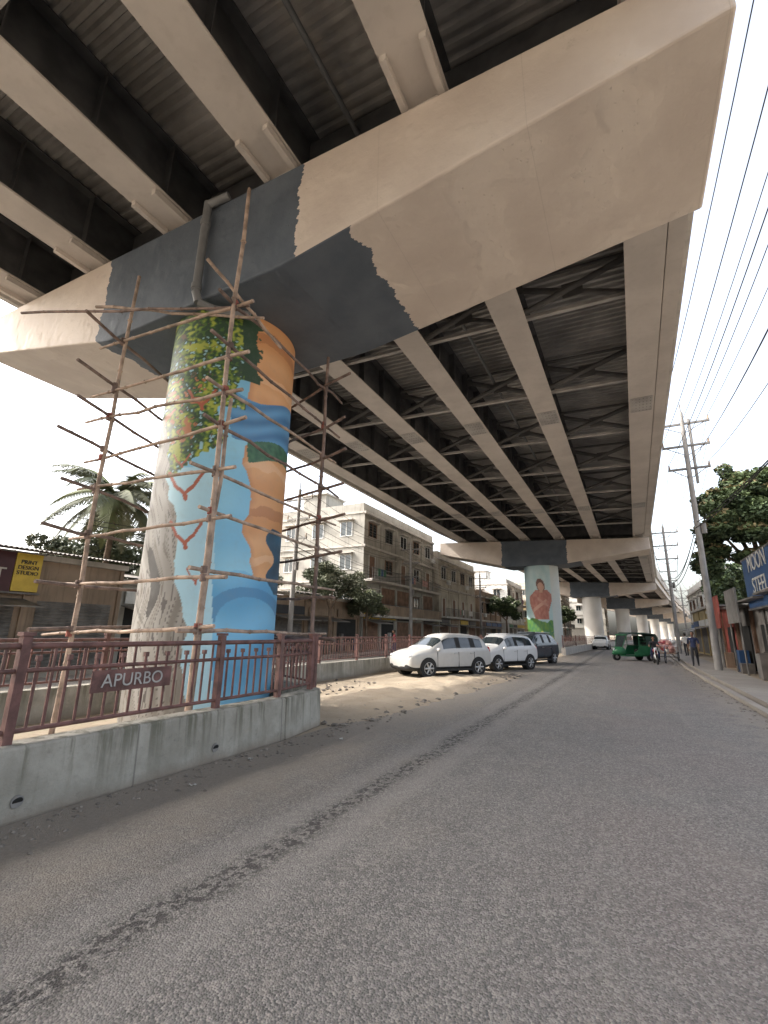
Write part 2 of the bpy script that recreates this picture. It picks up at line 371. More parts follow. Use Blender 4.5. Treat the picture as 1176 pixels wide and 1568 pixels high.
# ------------------------------------------------------------------ flyover
GX = [8.8, 5.4, 2.3, -.8, -3.9, -7.0]
def captop(x): return 10.52 - .045 * x
def gbot(x): return 10.57 - .04 * x + .14
fly = empty('flyover')
mb = MB(); md = MB()
for k in range(len(PIER_Y) - 1):
    y0 = PIER_Y[k] + .22; y1 = PIER_Y[k + 1] - .22
    c0 = cx(PIER_Y[k]); c1 = cx(PIER_Y[k + 1]); d0 = dz(PIER_Y[k]); d1 = dz(PIER_Y[k + 1])
    def P(x, t, z): return (c0 + (c1 - c0) * t + x, y0 + (y1 - y0) * t, z + gbot(x) + d0 + (d1 - d0) * t)
    for x in GX:
        mb.beam(P(x, 0, 0), P(x, 1, 0), .86, .05, 'girder')
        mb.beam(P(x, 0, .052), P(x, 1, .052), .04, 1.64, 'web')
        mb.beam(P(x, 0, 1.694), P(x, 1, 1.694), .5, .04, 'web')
        if k < 4:
            ns = 24
            for i in range(ns + 1):
                t = .004 + .992 * i / ns; p = P(x, t, .054)
                for sx in (-1, 1):
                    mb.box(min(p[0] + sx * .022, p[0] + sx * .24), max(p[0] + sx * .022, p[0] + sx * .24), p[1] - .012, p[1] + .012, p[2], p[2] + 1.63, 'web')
            for t in (.3, .7):
                a = P(x, t - .016, -.016); b = P(x, t + .016, -.016); mb.beam(a, b, .74, .014, 'strut')
                for bx in range(6):
                    for by in range(5):
                        q = P(x - .3 + .12 * bx, t - .013 + .0065 * by, -.028)
                        if k < 2: mb.box(q[0] - .015, q[0] + .015, q[1] - .015, q[1] + .015, q[2], q[2] + .011, 'brace')
        if k < 3:
            for t, sg in ((0, 1), (1, -1)):
                for sx in (-1, 1):
                    p = P(x + sx * .34, t, -.14); ya = p[1] + sg * 1.25; yb = p[1] + sg * 2.1
                    mb.box(p[0] - .055, p[0] + .055, min(ya, yb), max(ya, yb), p[2], p[2] + .135, 'girder')
                p = P(x, t, -.10); ya = p[1] + sg * .2; yb = p[1] + sg * 1.2
                mb.box(p[0] - .36, p[0] + .36, min(ya, yb), max(ya, yb), p[2] + .02, p[2] + .097, 'girder')
    nb = 8
    for gi in range(len(GX) - 1):
        xr = GX[gi] - .06; xl = GX[gi + 1] + .06
        for i in range(nb + 1):
            t = .012 + .976 * i / nb
            a = P(xl, t, 0); b = P(xr, t, 0)
            if i in (0, nb):
                zz = .25
                mb.hexa([(a[0], a[1] - .03, a[2] + zz), (b[0], b[1] - .03, b[2] + zz), (b[0], b[1] + .03, b[2] + zz), (a[0], a[1] + .03, a[2] + zz),
                         (a[0], a[1] - .03, a[2] + 1.6), (b[0], b[1] - .03, b[2] + 1.6), (b[0], b[1] + .03, b[2] + 1.6), (a[0], a[1] + .03, a[2] + 1.6)], 'web')
                continue
            n = 4 if k > 2 else 6
            A = Vector(a); B = Vector(b); u = Vector((0, 0, 1))
            mb.hexa([(a[0], a[1] - .07, a[2] + .20), (b[0], b[1] - .07, b[2] + .20), (b[0], b[1] + .07, b[2] + .20), (a[0], a[1] + .07, a[2] + .20),
                     (a[0], a[1] - .07, a[2] + .30), (b[0], b[1] - .07, b[2] + .30), (b[0], b[1] + .07, b[2] + .30), (a[0], a[1] + .07, a[2] + .30)], 'strut')
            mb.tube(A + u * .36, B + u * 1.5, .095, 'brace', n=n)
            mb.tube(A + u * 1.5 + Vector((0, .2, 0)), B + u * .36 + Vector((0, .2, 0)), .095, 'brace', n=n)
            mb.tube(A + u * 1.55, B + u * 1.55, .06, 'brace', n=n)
            if k < 3:
                mid = (A + B) / 2 + u * .93
                mb.box(mid.x - .28, mid.x + .28, mid.y + .085, mid.y + .11, mid.z - .24, mid.z + .24, 'brace')
                for (q, zz) in ((A, .42), (B, .42), (A, 1.4), (B, 1.4)):
                    sx = .14 if q is A else -.14
                    mb.box(q.x + sx - .13, q.x + sx + .13, q.y + .085, q.y + .10, q.z + zz - .17, q.z + zz + .17, 'brace')
    for x in GX:
        for t, yy in ((0, .55), (1, -.55)):
            p = P(x, t, 0); zt = captop(x) + (d0 if t == 0 else d1); q = (p[0], p[1] + yy, zt)
            mb.box(q[0] - .40, q[0] + .40, q[1] - .36, q[1] + .36, q[2] - .02, p[2] - .10, 'concl')
    L = y1 - y0 + .4; pitch = .26 if k < 3 else 1.0
    n = int(L / pitch); vs = []; fs = []
    for i in range(n * 4 + 1):
        h = (0, .0, .09, .09)[i % 4]
        tt = (i // 4 + (0, .35, .5, .85)[i % 4]) / n if i < n * 4 else 1
        vs += [P(-9.6, tt, 1.76 + h), P(9.3, tt, 1.76 + h)]
    for i in range(n * 4): fs.append((2 * i, 2 * i + 1, 2 * i + 3, 2 * i + 2))
    md.add(vs, fs, 'deck')
    def bar(xa, xb, za, zb_, k_):
        a0 = P(xa, -.006, za); b0 = P(xb, -.006, za); b1 = P(xb, 1.006, za); a1 = P(xa, 1.006, za)
        up = Vector((0, 0, zb_ - za))
        md.hexa([a0, b0, b1, a1] + [tuple(Vector(v) + up) for v in (a0, b0, b1, a1)], k_)
    bar(-9.6, 9.26, 1.88, 2.1, 'concl')
    bar(9.262, 9.62, .10, 2.08, 'girder'); bar(-10.4, -9.602, 1.72, 2.08, 'girder')
    bar(9.623, 9.92, 1.0, 2.6, 'concl'); bar(-10.62, -10.403, 1.45, 3.0, 'concl')
    if k < 3:
        for x in (3.6, -2.2): mb.tube(P(x, .0, 1.2), P(x, 1, 1.2), .06, 'pipe', n=8)
mb.build('girders', parent=fly); md.build('deck', parent=fly)

cb = MB()
cb.prism([(-9.4, 9.75), (-2.6, 8.15), (2.6, 8.15), (9.55, 9.08), (9.55, captop(9.55)), (-9.4, captop(-9.4))], -1.55, 1.55, 'cap')
capmesh = None
for i, py in enumerate(PIER_Y):
    if capmesh is None:
        o = cb.build('pier_cap', (cx(py), py, dz(py)), recalc=True, parent=fly); capmesh = o.data
    else:
        o = bpy.data.objects.new('pier_cap', capmesh); COL.objects.link(o); o.location = (cx(py), py, dz(py)); o.parent = fly
    bv = o.modifiers.new('b', 'BEVEL'); bv.width = .04; bv.segments = 2; bv.limit_method = 'ANGLE'; bv.angle_limit = R(40)

def seg(px, py, a, b):
    ax, ay = a; bx, by = b; dx = bx - ax; dy = by - ay
    t = max(0, min(1, ((px - ax) * dx + (py - ay) * dy) / (dx * dx + dy * dy)))
    return math.hypot(px - ax - t * dx, py - ay - t * dy)
BIRDS = []
for (bx, by, s) in ((287, 780, 1.), (287, 852, .9), (310, 640, .8), (283, 735, .5), (300, 905, .5)):
    BIRDS += [((bx - 20 * s, by - 34 * s), (bx - 12 * s, by - 12 * s), 2.2 * s), ((bx - 12 * s, by - 12 * s), (bx, by), 2.6 * s),
              ((bx, by), (bx + 12 * s, by - 12 * s), 2.6 * s), ((bx + 12 * s, by - 12 * s), (bx + 24 * s, by - 32 * s), 2.2 * s), ((bx, by), (bx + 1, by + 8 * s), 3 * s)]
def lerp(a, b, t):
    t = max(0, min(1, t)); return tuple(a[i] + (b[i] - a[i]) * t for i in range(3))
def paint1(h, z):
    y = 500 + (7.75 - z) / .01306
    L = 275 - .13 * (y - 480); Rr = 452 - .08 * (y - 540)
    x = L + (h + 1) / 2 * (Rr - L)
    n = noise.noise(Vector((x * .05, y * .05, 3))); n2 = noise.noise(Vector((x * .16, y * .16, 8))); n3 = noise.noise(Vector((x * .02, y * .015, 1)))
    c = lerp((.19, .46, .67), (.28, .57, .74), .5 + n3)
    if y > 740 and x < 325: c = lerp(c, (.46, .66, .74), .7)
    if y < 640: xl = 388 - 10 * math.sin((y - 470) / 45) - (0 if y < 570 else (y - 570) * .35)
    else: xl = 370 + 6 * math.sin(y / 17) + 5 * n
    if x > xl and (y < 635 or y > 695) and y < 895 + 6 * math.sin(x / 12):
        w = y + 12 * math.sin((x - 365) / 30) + 9 * n
        s = math.sin(w / 9.5); s2 = math.sin(w / 23 + 1.2)
        c = lerp((.60, .29, .12), (.70, .375, .18), .5 + .35 * s + .3 * s2)
        if s2 < -.93: c = lerp(c, (.42, .17, .07), .7)
        if s2 > .95: c = lerp(c, (.78, .50, .30), .6)
        c = lerp(c, (.48, .22, .1), (xl + 9 - x) / 14)
    top = 607 + 14 * math.sin((x - 350) / 22); bot = 682 + 8 * math.sin((x - 350) / 20 + 1)
    if x > 352 + 8 * n and top < y < bot:
        t = (y - top) / (bot - top); s = math.sin(t * 16 + x / 18)
        c = lerp((.06, .18, .36), (.12, .31, .54), .5 + .5 * s)
    if x > 372 + 6 * n and bot <= y < bot + 34 - (x - 372) * .1: c = lerp((.03, .10, .06), (.06, .17, .09), .5 + n2)
    if y > 892 + 6 * math.sin(x / 12) and x > 322:
        c = lerp((.10, .33, .56), (.19, .47, .70), .5 + .5 * math.sin((y + 14 * math.sin(x / 20)) / 15))
        if abs(math.hypot((x - 372) * .8, (y - 960)) - 44) < 7 and y < 960: c = (.08, .25, .45)
    if x > 404 + 7 * math.sin(y / 9) and 815 < y < 915: c = lerp((.015, .05, .09), (.03, .11, .19), .5 + n)
    fb = 392 if y < 590 else (360 if y < 640 else 333)
    fb += 16 * n + 7 * n2 - (0 if y < 700 else (y - 700) * 1.1)
    if x < fb and y < 752 + 8 * n2:
        l1 = noise.noise(Vector((x * .045 + 5, y * .04, 2)))
        n4 = noise.noise(Vector((x * .3, y * .3, 4)))
        c = (.03, .065, .035)
        if x < 368:
            if n2 + .5 * l1 + .3 * n4 > -.05: c = (.07, .14, .035)
            if n2 + .9 * l1 + .3 * n4 > .18: c = (.17, .25, .04)
            if n2 + l1 + .4 * n4 > .45: c = (.36, .40, .07)
            if n2 - n4 * .5 < -.40 and y > 520: c = (.30, .50, .58)
        if 590 < y < 700 and x < 318 and n - n2 > .25: c = (.42, .17, .08)
        if abs(n + .3 * math.sin(y / 30)) < .02 and x < 330: c = (.14, .09, .06)
    tr = 258 + (y - 640) * .08 + 4 * math.sin(y / 21) + 6 * n
    if y > 590 and x < tr:
        wv = x + 7 * math.sin(y / 38) + 3 * math.sin(y / 17 + 1)
        k1 = noise.noise(Vector((wv * .13, y * .010, 5)))
        c = lerp((.19, .175, .155), (.34, .325, .30), .5 + .9 * k1)
        if abs(k1 - .12) < .035: c = (.09, .08, .075)
        if abs(k1 + .2) < .03: c = (.14, .12, .10)
        if math.hypot((wv - 240) / 6.5, (y - 905) / 50) < 1: c = (.05, .045, .04)
    for a, b, r in BIRDS:
        if seg(x, y, a, b) < r: c = (.36, .10, .06)
    return c
def paint2(h, z):
    n = noise.noise(Vector((h * 4, z * 1.2, 3))); n2 = noise.noise(Vector((h * 9, z * 3, 3)))
    c = lerp((.38, .54, .56), (.50, .62, .62), .5 + n)
    hh = h + .12 + .05 * math.sin(z * 2)
    if 2.9 < z < 5.55 and abs(hh) < .52 - .12 * math.cos((z - 3.0) * 1.6) - (0 if z < 5 else (z - 5) * .45): c = lerp((.33, .12, .10), (.46, .20, .15), .5 + n2)
    if math.hypot(hh / .24, (z - 6.0) / .62) < 1: c = (.16, .08, .06)
    if math.hypot(hh / .17, (z - 5.85) / .42) < 1: c = (.52, .31, .23)
    if 5.3 < z < 5.6 and abs(hh) < .1: c = (.50, .30, .22)
    if abs((z - 4.2) - hh * 1.2) < .17 and -.42 < hh < .3: c = (.52, .30, .23)
    if abs((z - 4.6) + hh * 1.1) < .12 and -.2 < hh < .42: c = (.48, .25, .20)
    if z < 2.9 + .5 * n: c = lerp((.05, .18, .08), (.14, .28, .05), .5 + n2)
    if z < 1.9 and h > -.2: c = (.50, .45, .12) if n2 > .1 else (.08, .20, .1)
    if h > .5: c = (.55, .58, .56)
    return c
def paint3(h, z):
    n = noise.noise(Vector((h * 2, z * .7, 3))); return lerp((.50, .48, .45), (.60, .58, .55), .5 + n)
def column(px, py, r, top, fn, na, nz):
    me = bpy.data.meshes.new('pier_column'); vs = []; fs = []; cs = []
    d = Vector((-px, -py)).normalized(); rt = Vector((-d.y, d.x))
    for j in range(nz + 1):
        z = top * j / nz
        for i in range(na):
            a = 2 * math.pi * i / na; e = Vector((math.cos(a), math.sin(a)))
            vs.append((e.x * r, e.y * r, z)); cs.append((*fn(e.dot(rt), z), 1))
    for j in range(nz):
        for i in range(na): fs.append((j * na + i, j * na + (i + 1) % na, (j + 1) * na + (i + 1) % na, (j + 1) * na + i))
    me.from_pydata(vs, [], fs); me.polygons.foreach_set('use_smooth', [True] * len(fs))
    at = me.attributes.new('paint', 'FLOAT_COLOR', 'POINT')
    at.data.foreach_set('color', [x for c in cs for x in c])
    me.materials.append(M['mural'])
    o = bpy.data.objects.new('pier_column', me); COL.objects.link(o); o.location = (px, py, 0); o.parent = fly
column(cx(6.85), 6.85, 1.35, 8.148, paint1, 400, 460)
column(cx(46) + .3, 46., 1.55, 8.148 + dz(46), paint2, 140, 160)
for py in PIER_Y[3:]: column(cx(py), py, 1.45, 8.148 + dz(py), paint3, 32, 12)
column(cx(-32), -32, 1.4, 8.148, paint3, 32, 12)

mb = MB()
fy = 6.85 - 1.55 - .13
mb.path([(-7.1, fy, 10.5), (-7.1, fy, 8.25), (-7.05, fy + .05, 8.02), (-6.85, fy + .3, 7.95), (-6.3, fy + .75, 7.93)], [.085] * 5, 'pipe', 12)
for z in (8.3, 9.9): mb.tube((-7.1, fy, z), (-7.1, fy, z + .12), .105, 'pipe', n=12)
mb.tube((-7.1, fy, 10.45), (-6.6, fy + .1, 10.55), .085, 'pipe', n=12)
mb.build('drain_pipe')

# ------------------------------------------------------------------ median wall + railing
def wall_line(mb, pts, th, h, k):
    for i in range(len(pts) - 1):
        a = Vector(pts[i]); b = Vector(pts[i + 1]); d = (b - a).normalized(); n = Vector((d.y, -d.x)) * th / 2
        n0 = n * 1.15
        mb.hexa([(*(a - n0), 0), (*(a + n0), 0), (*(b + n0), 0), (*(b - n0), 0), (*(a - n), h), (*(a + n), h), (*(b + n), h), (*(b - n), h)], k)
POSTS = set()
def railing(mb, a, b, z0, bars=.135, n=6, detail=True):
    a = Vector(a); b = Vector(b); d = b - a; L = d.length; d.normalize()
    A = Vector((a.x, a.y, 0)); B = Vector((b.x, b.y, 0)); D = Vector((d.x, d.y, 0)); u = Vector((0, 0, 1))
    for z in ((.10, .62, .84) if detail else (.1, .84)):
        mb.tube(A + u * (z0 + z), B + u * (z0 + z), .022 if z < .8 else .030, 'rail', n=n)
    k = int(L / bars)
    for i in range(1, k):
        p = A + D * (L * i / k); t = .72 if (i % 2) else .84
        mb.tube(p + u * (z0 + .1), p + u * (z0 + t), .015, 'rail', n=4, caps=False)
        if i % 2 and detail: mb.box(p.x - .022, p.x + .022, p.y - .022, p.y + .022, z0 + .70, z0 + .75, 'rail')
    for p in (A, B):
        key = (round(p.x, 2), round(p.y, 2))
        if key in POSTS: continue
        POSTS.add(key)
        mb.box(p.x - .04, p.x + .04, p.y - .04, p.y + .04, z0 - .02, z0 + .93, 'rail')
        mb.box(p.x - .055, p.x + .055, p.y - .055, p.y + .055, z0 + .932, z0 + .965, 'rail')
mb = MB()
wall_line(mb, [(-5.0, -12), (-5.0, 6.1), (-5.2, 7.3), (-9.4, 9.4)], .3, .62, 'conc')
for y in (2.5, 4.7, .3):
    mb.tube((-4.86, y, .18), (-4.815, y, .175), .05, 'concd', n=14); mb.tube((-4.82, y, .18), (-4.812, y, .175), .04, 'dark', n=14)
mb.build('median_wall', bevel=.03)
mb = MB(); ys = [-12, -9.6, -7.2, -4.8, -2.4, 0, 2.4, 4.8, 6.05]
for i in range(len(ys) - 1): railing(mb, (-5.0, ys[i]), (-5.0, ys[i + 1]), .62)
railing(mb, (-5.0, 6.05), (-5.18, 7.15), .62); railing(mb, (-5.3, 7.42), (-9.3, 9.3), .62)
mb.build('railing')
mb = MB(); mb.box(-4.965, -4.95, 3.05, 4.0, .98, 1.2, 'rail'); pl = mb.build('name_plate')
text('APURBO', .19, 'strut', (-4.945, 3.52, 1.085), (R(90), 0, R(90)), pl, ext=.003)
mb = MB(); wall_line(mb, [(-9.45, -14), (-9.45, 36)], .3, .55, 'conc'); mb.build('median_wall')
mb = MB()
for i in range(20): railing(mb, (-9.45, -14 + 2.5 * i), (-9.45, -11.5 + 2.5 * i), .55, .16, n=5)
mb.build('railing')
mb = MB()
pts = [(cx(y) + 2.5, y) for y in range(41, 230, 8)]; wall_line(mb, pts, .3, .6, 'concl')
pts2 = [(cx(y) - 2.2, y) for y in range(36, 230, 8)]; wall_line(mb, pts2, .3, .6, 'concl'); mb.build('median_wall')
mb = MB()
for p, q in list(zip(pts[:-1], pts[1:]))[:10] + list(zip(pts2[:-1], pts2[1:]))[:10]:
    railing(mb, p, q, .6, .3, n=4, detail=False)
mb.build('railing')

# ------------------------------------------------------------------ scaffolding
mb = MB()
def pole(a, b, r=.04, k='bamboo'):
    a = Vector(a); b = Vector(b); n = 8; pts = []
    for i in range(n + 1):
        t = i / n; p = a.lerp(b, t)
        if 0 < i < n: p += Vector((random.gauss(0, .014), random.gauss(0, .014), random.gauss(0, .014)))
        pts.append(p)
    mb.path(pts, [r * (1 - .25 * i / n) for i in range(n + 1)], k, 8)
    for p in pts[1:-1]:
        d = (b - a).normalized(); mb.tube(p - d * .01, p + d * .01, r * 1.12, k, n=8)
A = (-5.3, 4.62); B = (-8.1, 4.5); C = (-5.55, 7.65); D = (-9.5, 8.9)
pole((*A, 0), (A[0] + .02, A[1], 9.35), .043); pole((*B, 0), (B[0] + .05, B[1] + .05, 8.5), .042)
pole((*C, 0), (C[0] + .03, C[1], 7.75), .045, 'bambood'); pole((*D, 0), (D[0], D[1], 7.9), .045, 'bambood')
pole((A[0] - .1, A[1] + .08, 0), (A[0] + .05, A[1] + .1, 5.2), .038)
LV = [1.62, 2.35, 3.2, 3.95, 4.65, 5.3, 6.0, 6.95]
def rung(P0, P1, z, e0, e1, k):
    a = Vector((*P0, z + random.uniform(-.1, .1))); b = Vector((*P1, z + random.uniform(-.1, .1))); d = (b - a).normalized()
    pole(a - d * (e0 + random.uniform(0, .3)), b + d * (e1 + random.uniform(0, .35)), .030, k)
    for q in (a, b):
        mb.tube(q - Vector((0, 0, .05)), q + Vector((0, 0, .05)), .056, 'rope' if random.random() < .2 else 'bambood', n=7)
for z in LV:
    k = random.choice(['bamboo', 'bamboo', 'bambood'])
    rung(A, B, z, .25, .4, 'bamboo'); rung(A, C, z + .05, .2, .5, k); rung(B, D, z + .04, .7, .1, 'bambood'); rung(C, D, z - .04, .6, .1, 'bambood')
pole((-8.9, 4.3, 7.9), (-4.9, 4.9, 6.7), .03); pole((-11.0, 3.9, 8.2), (-5.1, 4.75, 6.9), .028, 'bambood')
pole((-5.6, 4.2, 7.6), (-5.1, 5.6, 6.6), .03)
mb.build('scaffolding')

# ------------------------------------------------------------------ cars
def car(name, loc, rotz, paint, Lh=2.2, H=1.62, suv=False):
    e = empty(name, loc, rotz)
    s = Lh / 2.2; hz = H / 1.62; g0 = .06 if suv else 0
    st = [(2.24, .34, .60, .64, .65, .58, .40), (2.20, .25, .74, .79, .81, .76, .56), (2.04, .2, .82, .89, .92, .82, .66), (1.72, .2, .88, .97, 1.01, .85, .71),
          (1.30, .2, .92, 1.03, 1.07, .858, .73), (1.16, .2, .94, 1.07, 1.11, .86, .73), (.46, .2, .96, 1.47, 1.54, .862, .64), (.26, .2, .965, 1.55, 1.62, .862, .635),
          (-.22, .2, .98, 1.585, 1.66, .862, .635), (-.29, .2, .98, 1.585, 1.66, .862, .635), (-1.10, .2, 1.0, 1.56, 1.64, .858, .63), (-1.17, .2, 1.0, 1.555, 1.635, .858, .63),
          (-1.78, .2, 1.02, 1.49, 1.57, .85, .60), (-1.88, .22, 1.02, 1.46, 1.53, .845, .59), (-2.13, .26, 1.03, 1.12, 1.14, .82, .66), (-2.20, .3, .9, .97, .98, .79, .64), (-2.23, .36, .6, .64, .66, .64, .5)]
    mb = MB(); rings = []
    for x, zb, zbelt, te, tc, w, wr in st:
        x *= s; zb += g0
        zs = lambda z: z * hz + g0 * .5
        half = [(0, zb), (w * .86, zb), (w * .985, zb + .14), (w, (zb + zbelt) / 2 + .04), (w * .985, zs(zbelt) - .03), (w * .955, zs(zbelt)), (wr, zs(te)), (wr * .7, zs(tc) - .008), (0, zs(tc))]
        rings.append([(x, y, z) for y, z in half] + [(x, -y, z) for y, z in half[-2:0:-1]])
    n = len(rings[0]); vs = [v for r in rings for v in r]
    for i in range(len(rings) - 1):
        for j in range(n):
            jj = j if j < 8 else n - 1 - j
            k = paint
            if jj == 5 and i in (6, 7, 9, 11): k = 'glass'
            if jj in (6, 7) and i == 5: k = 'glass'
            if jj in (6, 7) and i == 13: k = 'glass'
            if jj == 5 and i in (8, 10): k = 'black'
            if jj in (0, 1): k = 'black'
            mb.add([vs[i * n + j], vs[(i + 1) * n + j], vs[(i + 1) * n + (j + 1) % n], vs[i * n + (j + 1) % n]], [(0, 1, 2, 3)], k, True)
    mb.add(rings[0], [tuple(range(n))], paint, True); mb.add(rings[-1], [tuple(range(n))[::-1]], paint, True)
    ob = mb.build('body', parent=e)
    bm = bmesh.new(); bm.from_mesh(ob.data); bmesh.ops.remove_doubles(bm, verts=bm.verts, dist=.0008)
    bmesh.ops.recalc_face_normals(bm, faces=bm.faces); bm.to_mesh(ob.data); bm.free()
    sd = ob.modifiers.new('s', 'SUBSURF'); sd.levels = 2; sd.render_levels = 2
    mb = MB(); rw = .325
    for wx in (1.38 * s, -1.36 * s):
        for sy in (1, -1):
            mb.tube((wx, sy * .60, rw + .02), (wx, sy * .862, rw + .02), rw + .05, 'black', n=28)
            mb.tube((wx, sy * .66, rw), (wx, sy * .880, rw), rw, 'black', n=28)
            mb.tube((wx, sy * .80, rw), (wx, sy * .887, rw), rw * .68, 'chrome', n=20)
            mb.tube((wx, sy * .88, rw), (wx, sy * .890, rw), rw * .62, 'dark', n=20)
            for q in range(6):
                a = 2 * math.pi * q / 6; mb.tube((wx, sy * .892, rw), (wx + math.cos(a) * rw * .63, sy * .892, rw + math.sin(a) * rw * .63), .038, 'chrome', n=5)
    f = 2.20 * s; zq = g0 * .5
    mb.box(f - .05, f + .01, -.40, .40, .58 + zq, .70 + zq, 'dark'); mb.box(f - .03, f + .018, -.42, .42, .635 + zq, .655 + zq, 'chrome')
    mb.box(f - .05, f + .015, -.5, .5, .32 + zq, .43 + zq, 'black'); mb.box(f + .0, f + .025, -.24, .24, .46 + zq, .55 + zq, 's_white')
    for sy in (1, -1):
        mb.ell((f - .17, sy * .62, .755 + zq), (.21, .14, .075), 'lampg'); mb.ell((f - .1, sy * .6, .39 + zq), (.07, .07, .05), 'lampg', 8, 6)
        mb.ell((-2.10 * s, sy * .70, .95 * hz), (.09, .11, .18), 'red', 8, 6)
        mb.ell((.92 * s, sy * .95, 1.02 * hz), (.06, .10, .07), paint, 10, 6)
        for dx in (-.25, -1.13, .90):
            mb.box(dx * s - .006, dx * s + .006, min(sy * .84, sy * .862), max(sy * .84, sy * .862), .36, .93 * hz, 'black')
        for dx in (-.10, -1.0): mb.box(dx * s - .09, dx * s + .09, min(sy * .84, sy * .88), max(sy * .84, sy * .88), .86 * hz, .885 * hz, 'chrome')
        mb.box(-1.0 * s, 1.0 * s, min(sy * .80, sy * .868), max(sy * .80, sy * .868), .21, .29, 'black')
        if suv: mb.tube((.2, sy * .58, 1.65 * hz), (-1.5, sy * .56, 1.63 * hz), .02, 'chrome', n=6)
    mb.box(-2.23 * s, -2.18 * s, -.24, .24, .62, .73, 's_white'); mb.box(-2.2 * s, -2.1 * s, -.7, .7, .32, .42, 'black')
    mb.tube((.1, 0, 1.6 * hz), (-.05, 0, 1.80 * hz), .008, 'black', n=5)
    mb.build('wheels_and_trim', parent=e)
    return e
car('parked_car', (-6.85, 18.3, 0), math.atan2(-4.1, -2.5), 'cars', 2.0, 1.58)
car('parked_car', (-5.55, 22.8, 0), math.atan2(-4.3, -2.1), 'carw', 1.85, 1.58, True)
car('parked_car', (-5.2, 28.2, 0), math.atan2(-4.3, -1.5), 'card', 2.1, 1.70, True)
car('car', (-3.0, 62, 0), R(-92), 'carw', 2.1, 1.6)

def rickshaw(loc, rotz):
    e = empty('auto_rickshaw', loc, rotz); mb = MB()
    side = [(-1.25, .35), (.25, .35), (.25, .55), (.05, .62), (-.1, .95), (-1.28, .95)]
    for sy in (.62, -.66): mb.prism(side, sy, sy + .04, 'green')
    mb.box(-1.28, -1.24, -.62, .62, .32, 1.2, 'green'); mb.box(-1.24, .9, -.6, .6, .28, .34, 'green')
    mb.box(-1.1, -.5, -.58, .58, .34, .72, 'black'); mb.box(-1.2, -1.05, -.58, .58, .72, 1.15, 'black')
    prof = [(-1.32, 1.0), (-1.36, 1.45), (-1.22, 1.68), (-.5, 1.76), (.3, 1.76), (.62, 1.66), (.66, 1.60), (.3, 1.68), (-.5, 1.69), (-1.15, 1.61), (-1.28, 1.42), (-1.26, 1.0)]
    mb.prism(prof, -.66, .66, 'canvas')
    for sy in (1, -1):
        mb.tube((-.1, sy * .64, .95), (-.1, sy * .64, 1.7), .022, 'green'); mb.tube((.88, sy * .36, .75), (.6, sy * .58, 1.66), .025, 'green')
        mb.box(-1.26, -.55, min(sy * .64, sy * .665), max(sy * .64, sy * .665), .955, 1.55, 'canvas')
        for zz in (1.0, 1.2, 1.4): mb.tube((-.55, sy * .64, zz), (-.1, sy * .64, zz), .012, 'green', n=5)
    mb.add([(.87, -.34, .82), (.87, .34, .82), (.62, .55, 1.6), (.62, -.55, 1.6)], [(0, 1, 2, 3)], 'glass')
    mb.box(.585, .655, -.6, .6, 1.56, 1.64, 'green')
    rings = [(.70, .42, .35, .80), (.95, .38, .36, .86), (1.15, .26, .42, .74), (1.25, .10, .5, .62)]; vs = []
    for x, w, z0, z1 in rings:
        for y, z in ((-w, z0), (w, z0), (w * 1.02, (z0 + z1) / 2), (w * .8, z1), (-w * .8, z1), (-w * 1.02, (z0 + z1) / 2)): vs.append((x, y, z))
    mb.add(vs, [(i * 6 + j, i * 6 + (j + 1) % 6, i * 6 + 6 + (j + 1) % 6, i * 6 + 6 + j) for i in range(3) for j in range(6)] + [(18, 19, 20, 21, 22, 23)], 'green', True)
    mb.ell((1.2, 0, .68), (.07, .09, .09), 'lampg')
    mb.tube((1.08, -.07, .23), (1.08, .07, .23), .23, 'black', n=20); mb.tube((1.08, -.08, .23), (1.08, .08, .23), .11, 'chrome', n=14)
    mb.tube((1.05, .1, .25), (.9, .1, .7), .03, 'black'); mb.tube((1.05, -.1, .25), (.9, -.1, .7), .03, 'black')
    mb.ell((1.08, 0, .42), (.3, .11, .1), 'green')
    for sy in (1, -1):
        mb.tube((-.8, sy * .52, .23), (-.8, sy * .67, .23), .23, 'black', n=20); mb.tube((-.8, sy * .6, .23), (-.8, sy * .68, .23), .11, 'chrome', n=14)
    mb.build('body', parent=e); e.scale = (1.08, 1.08, 1.05)
    return e
rickshaw((.1, 36.8, 0), R(-148))

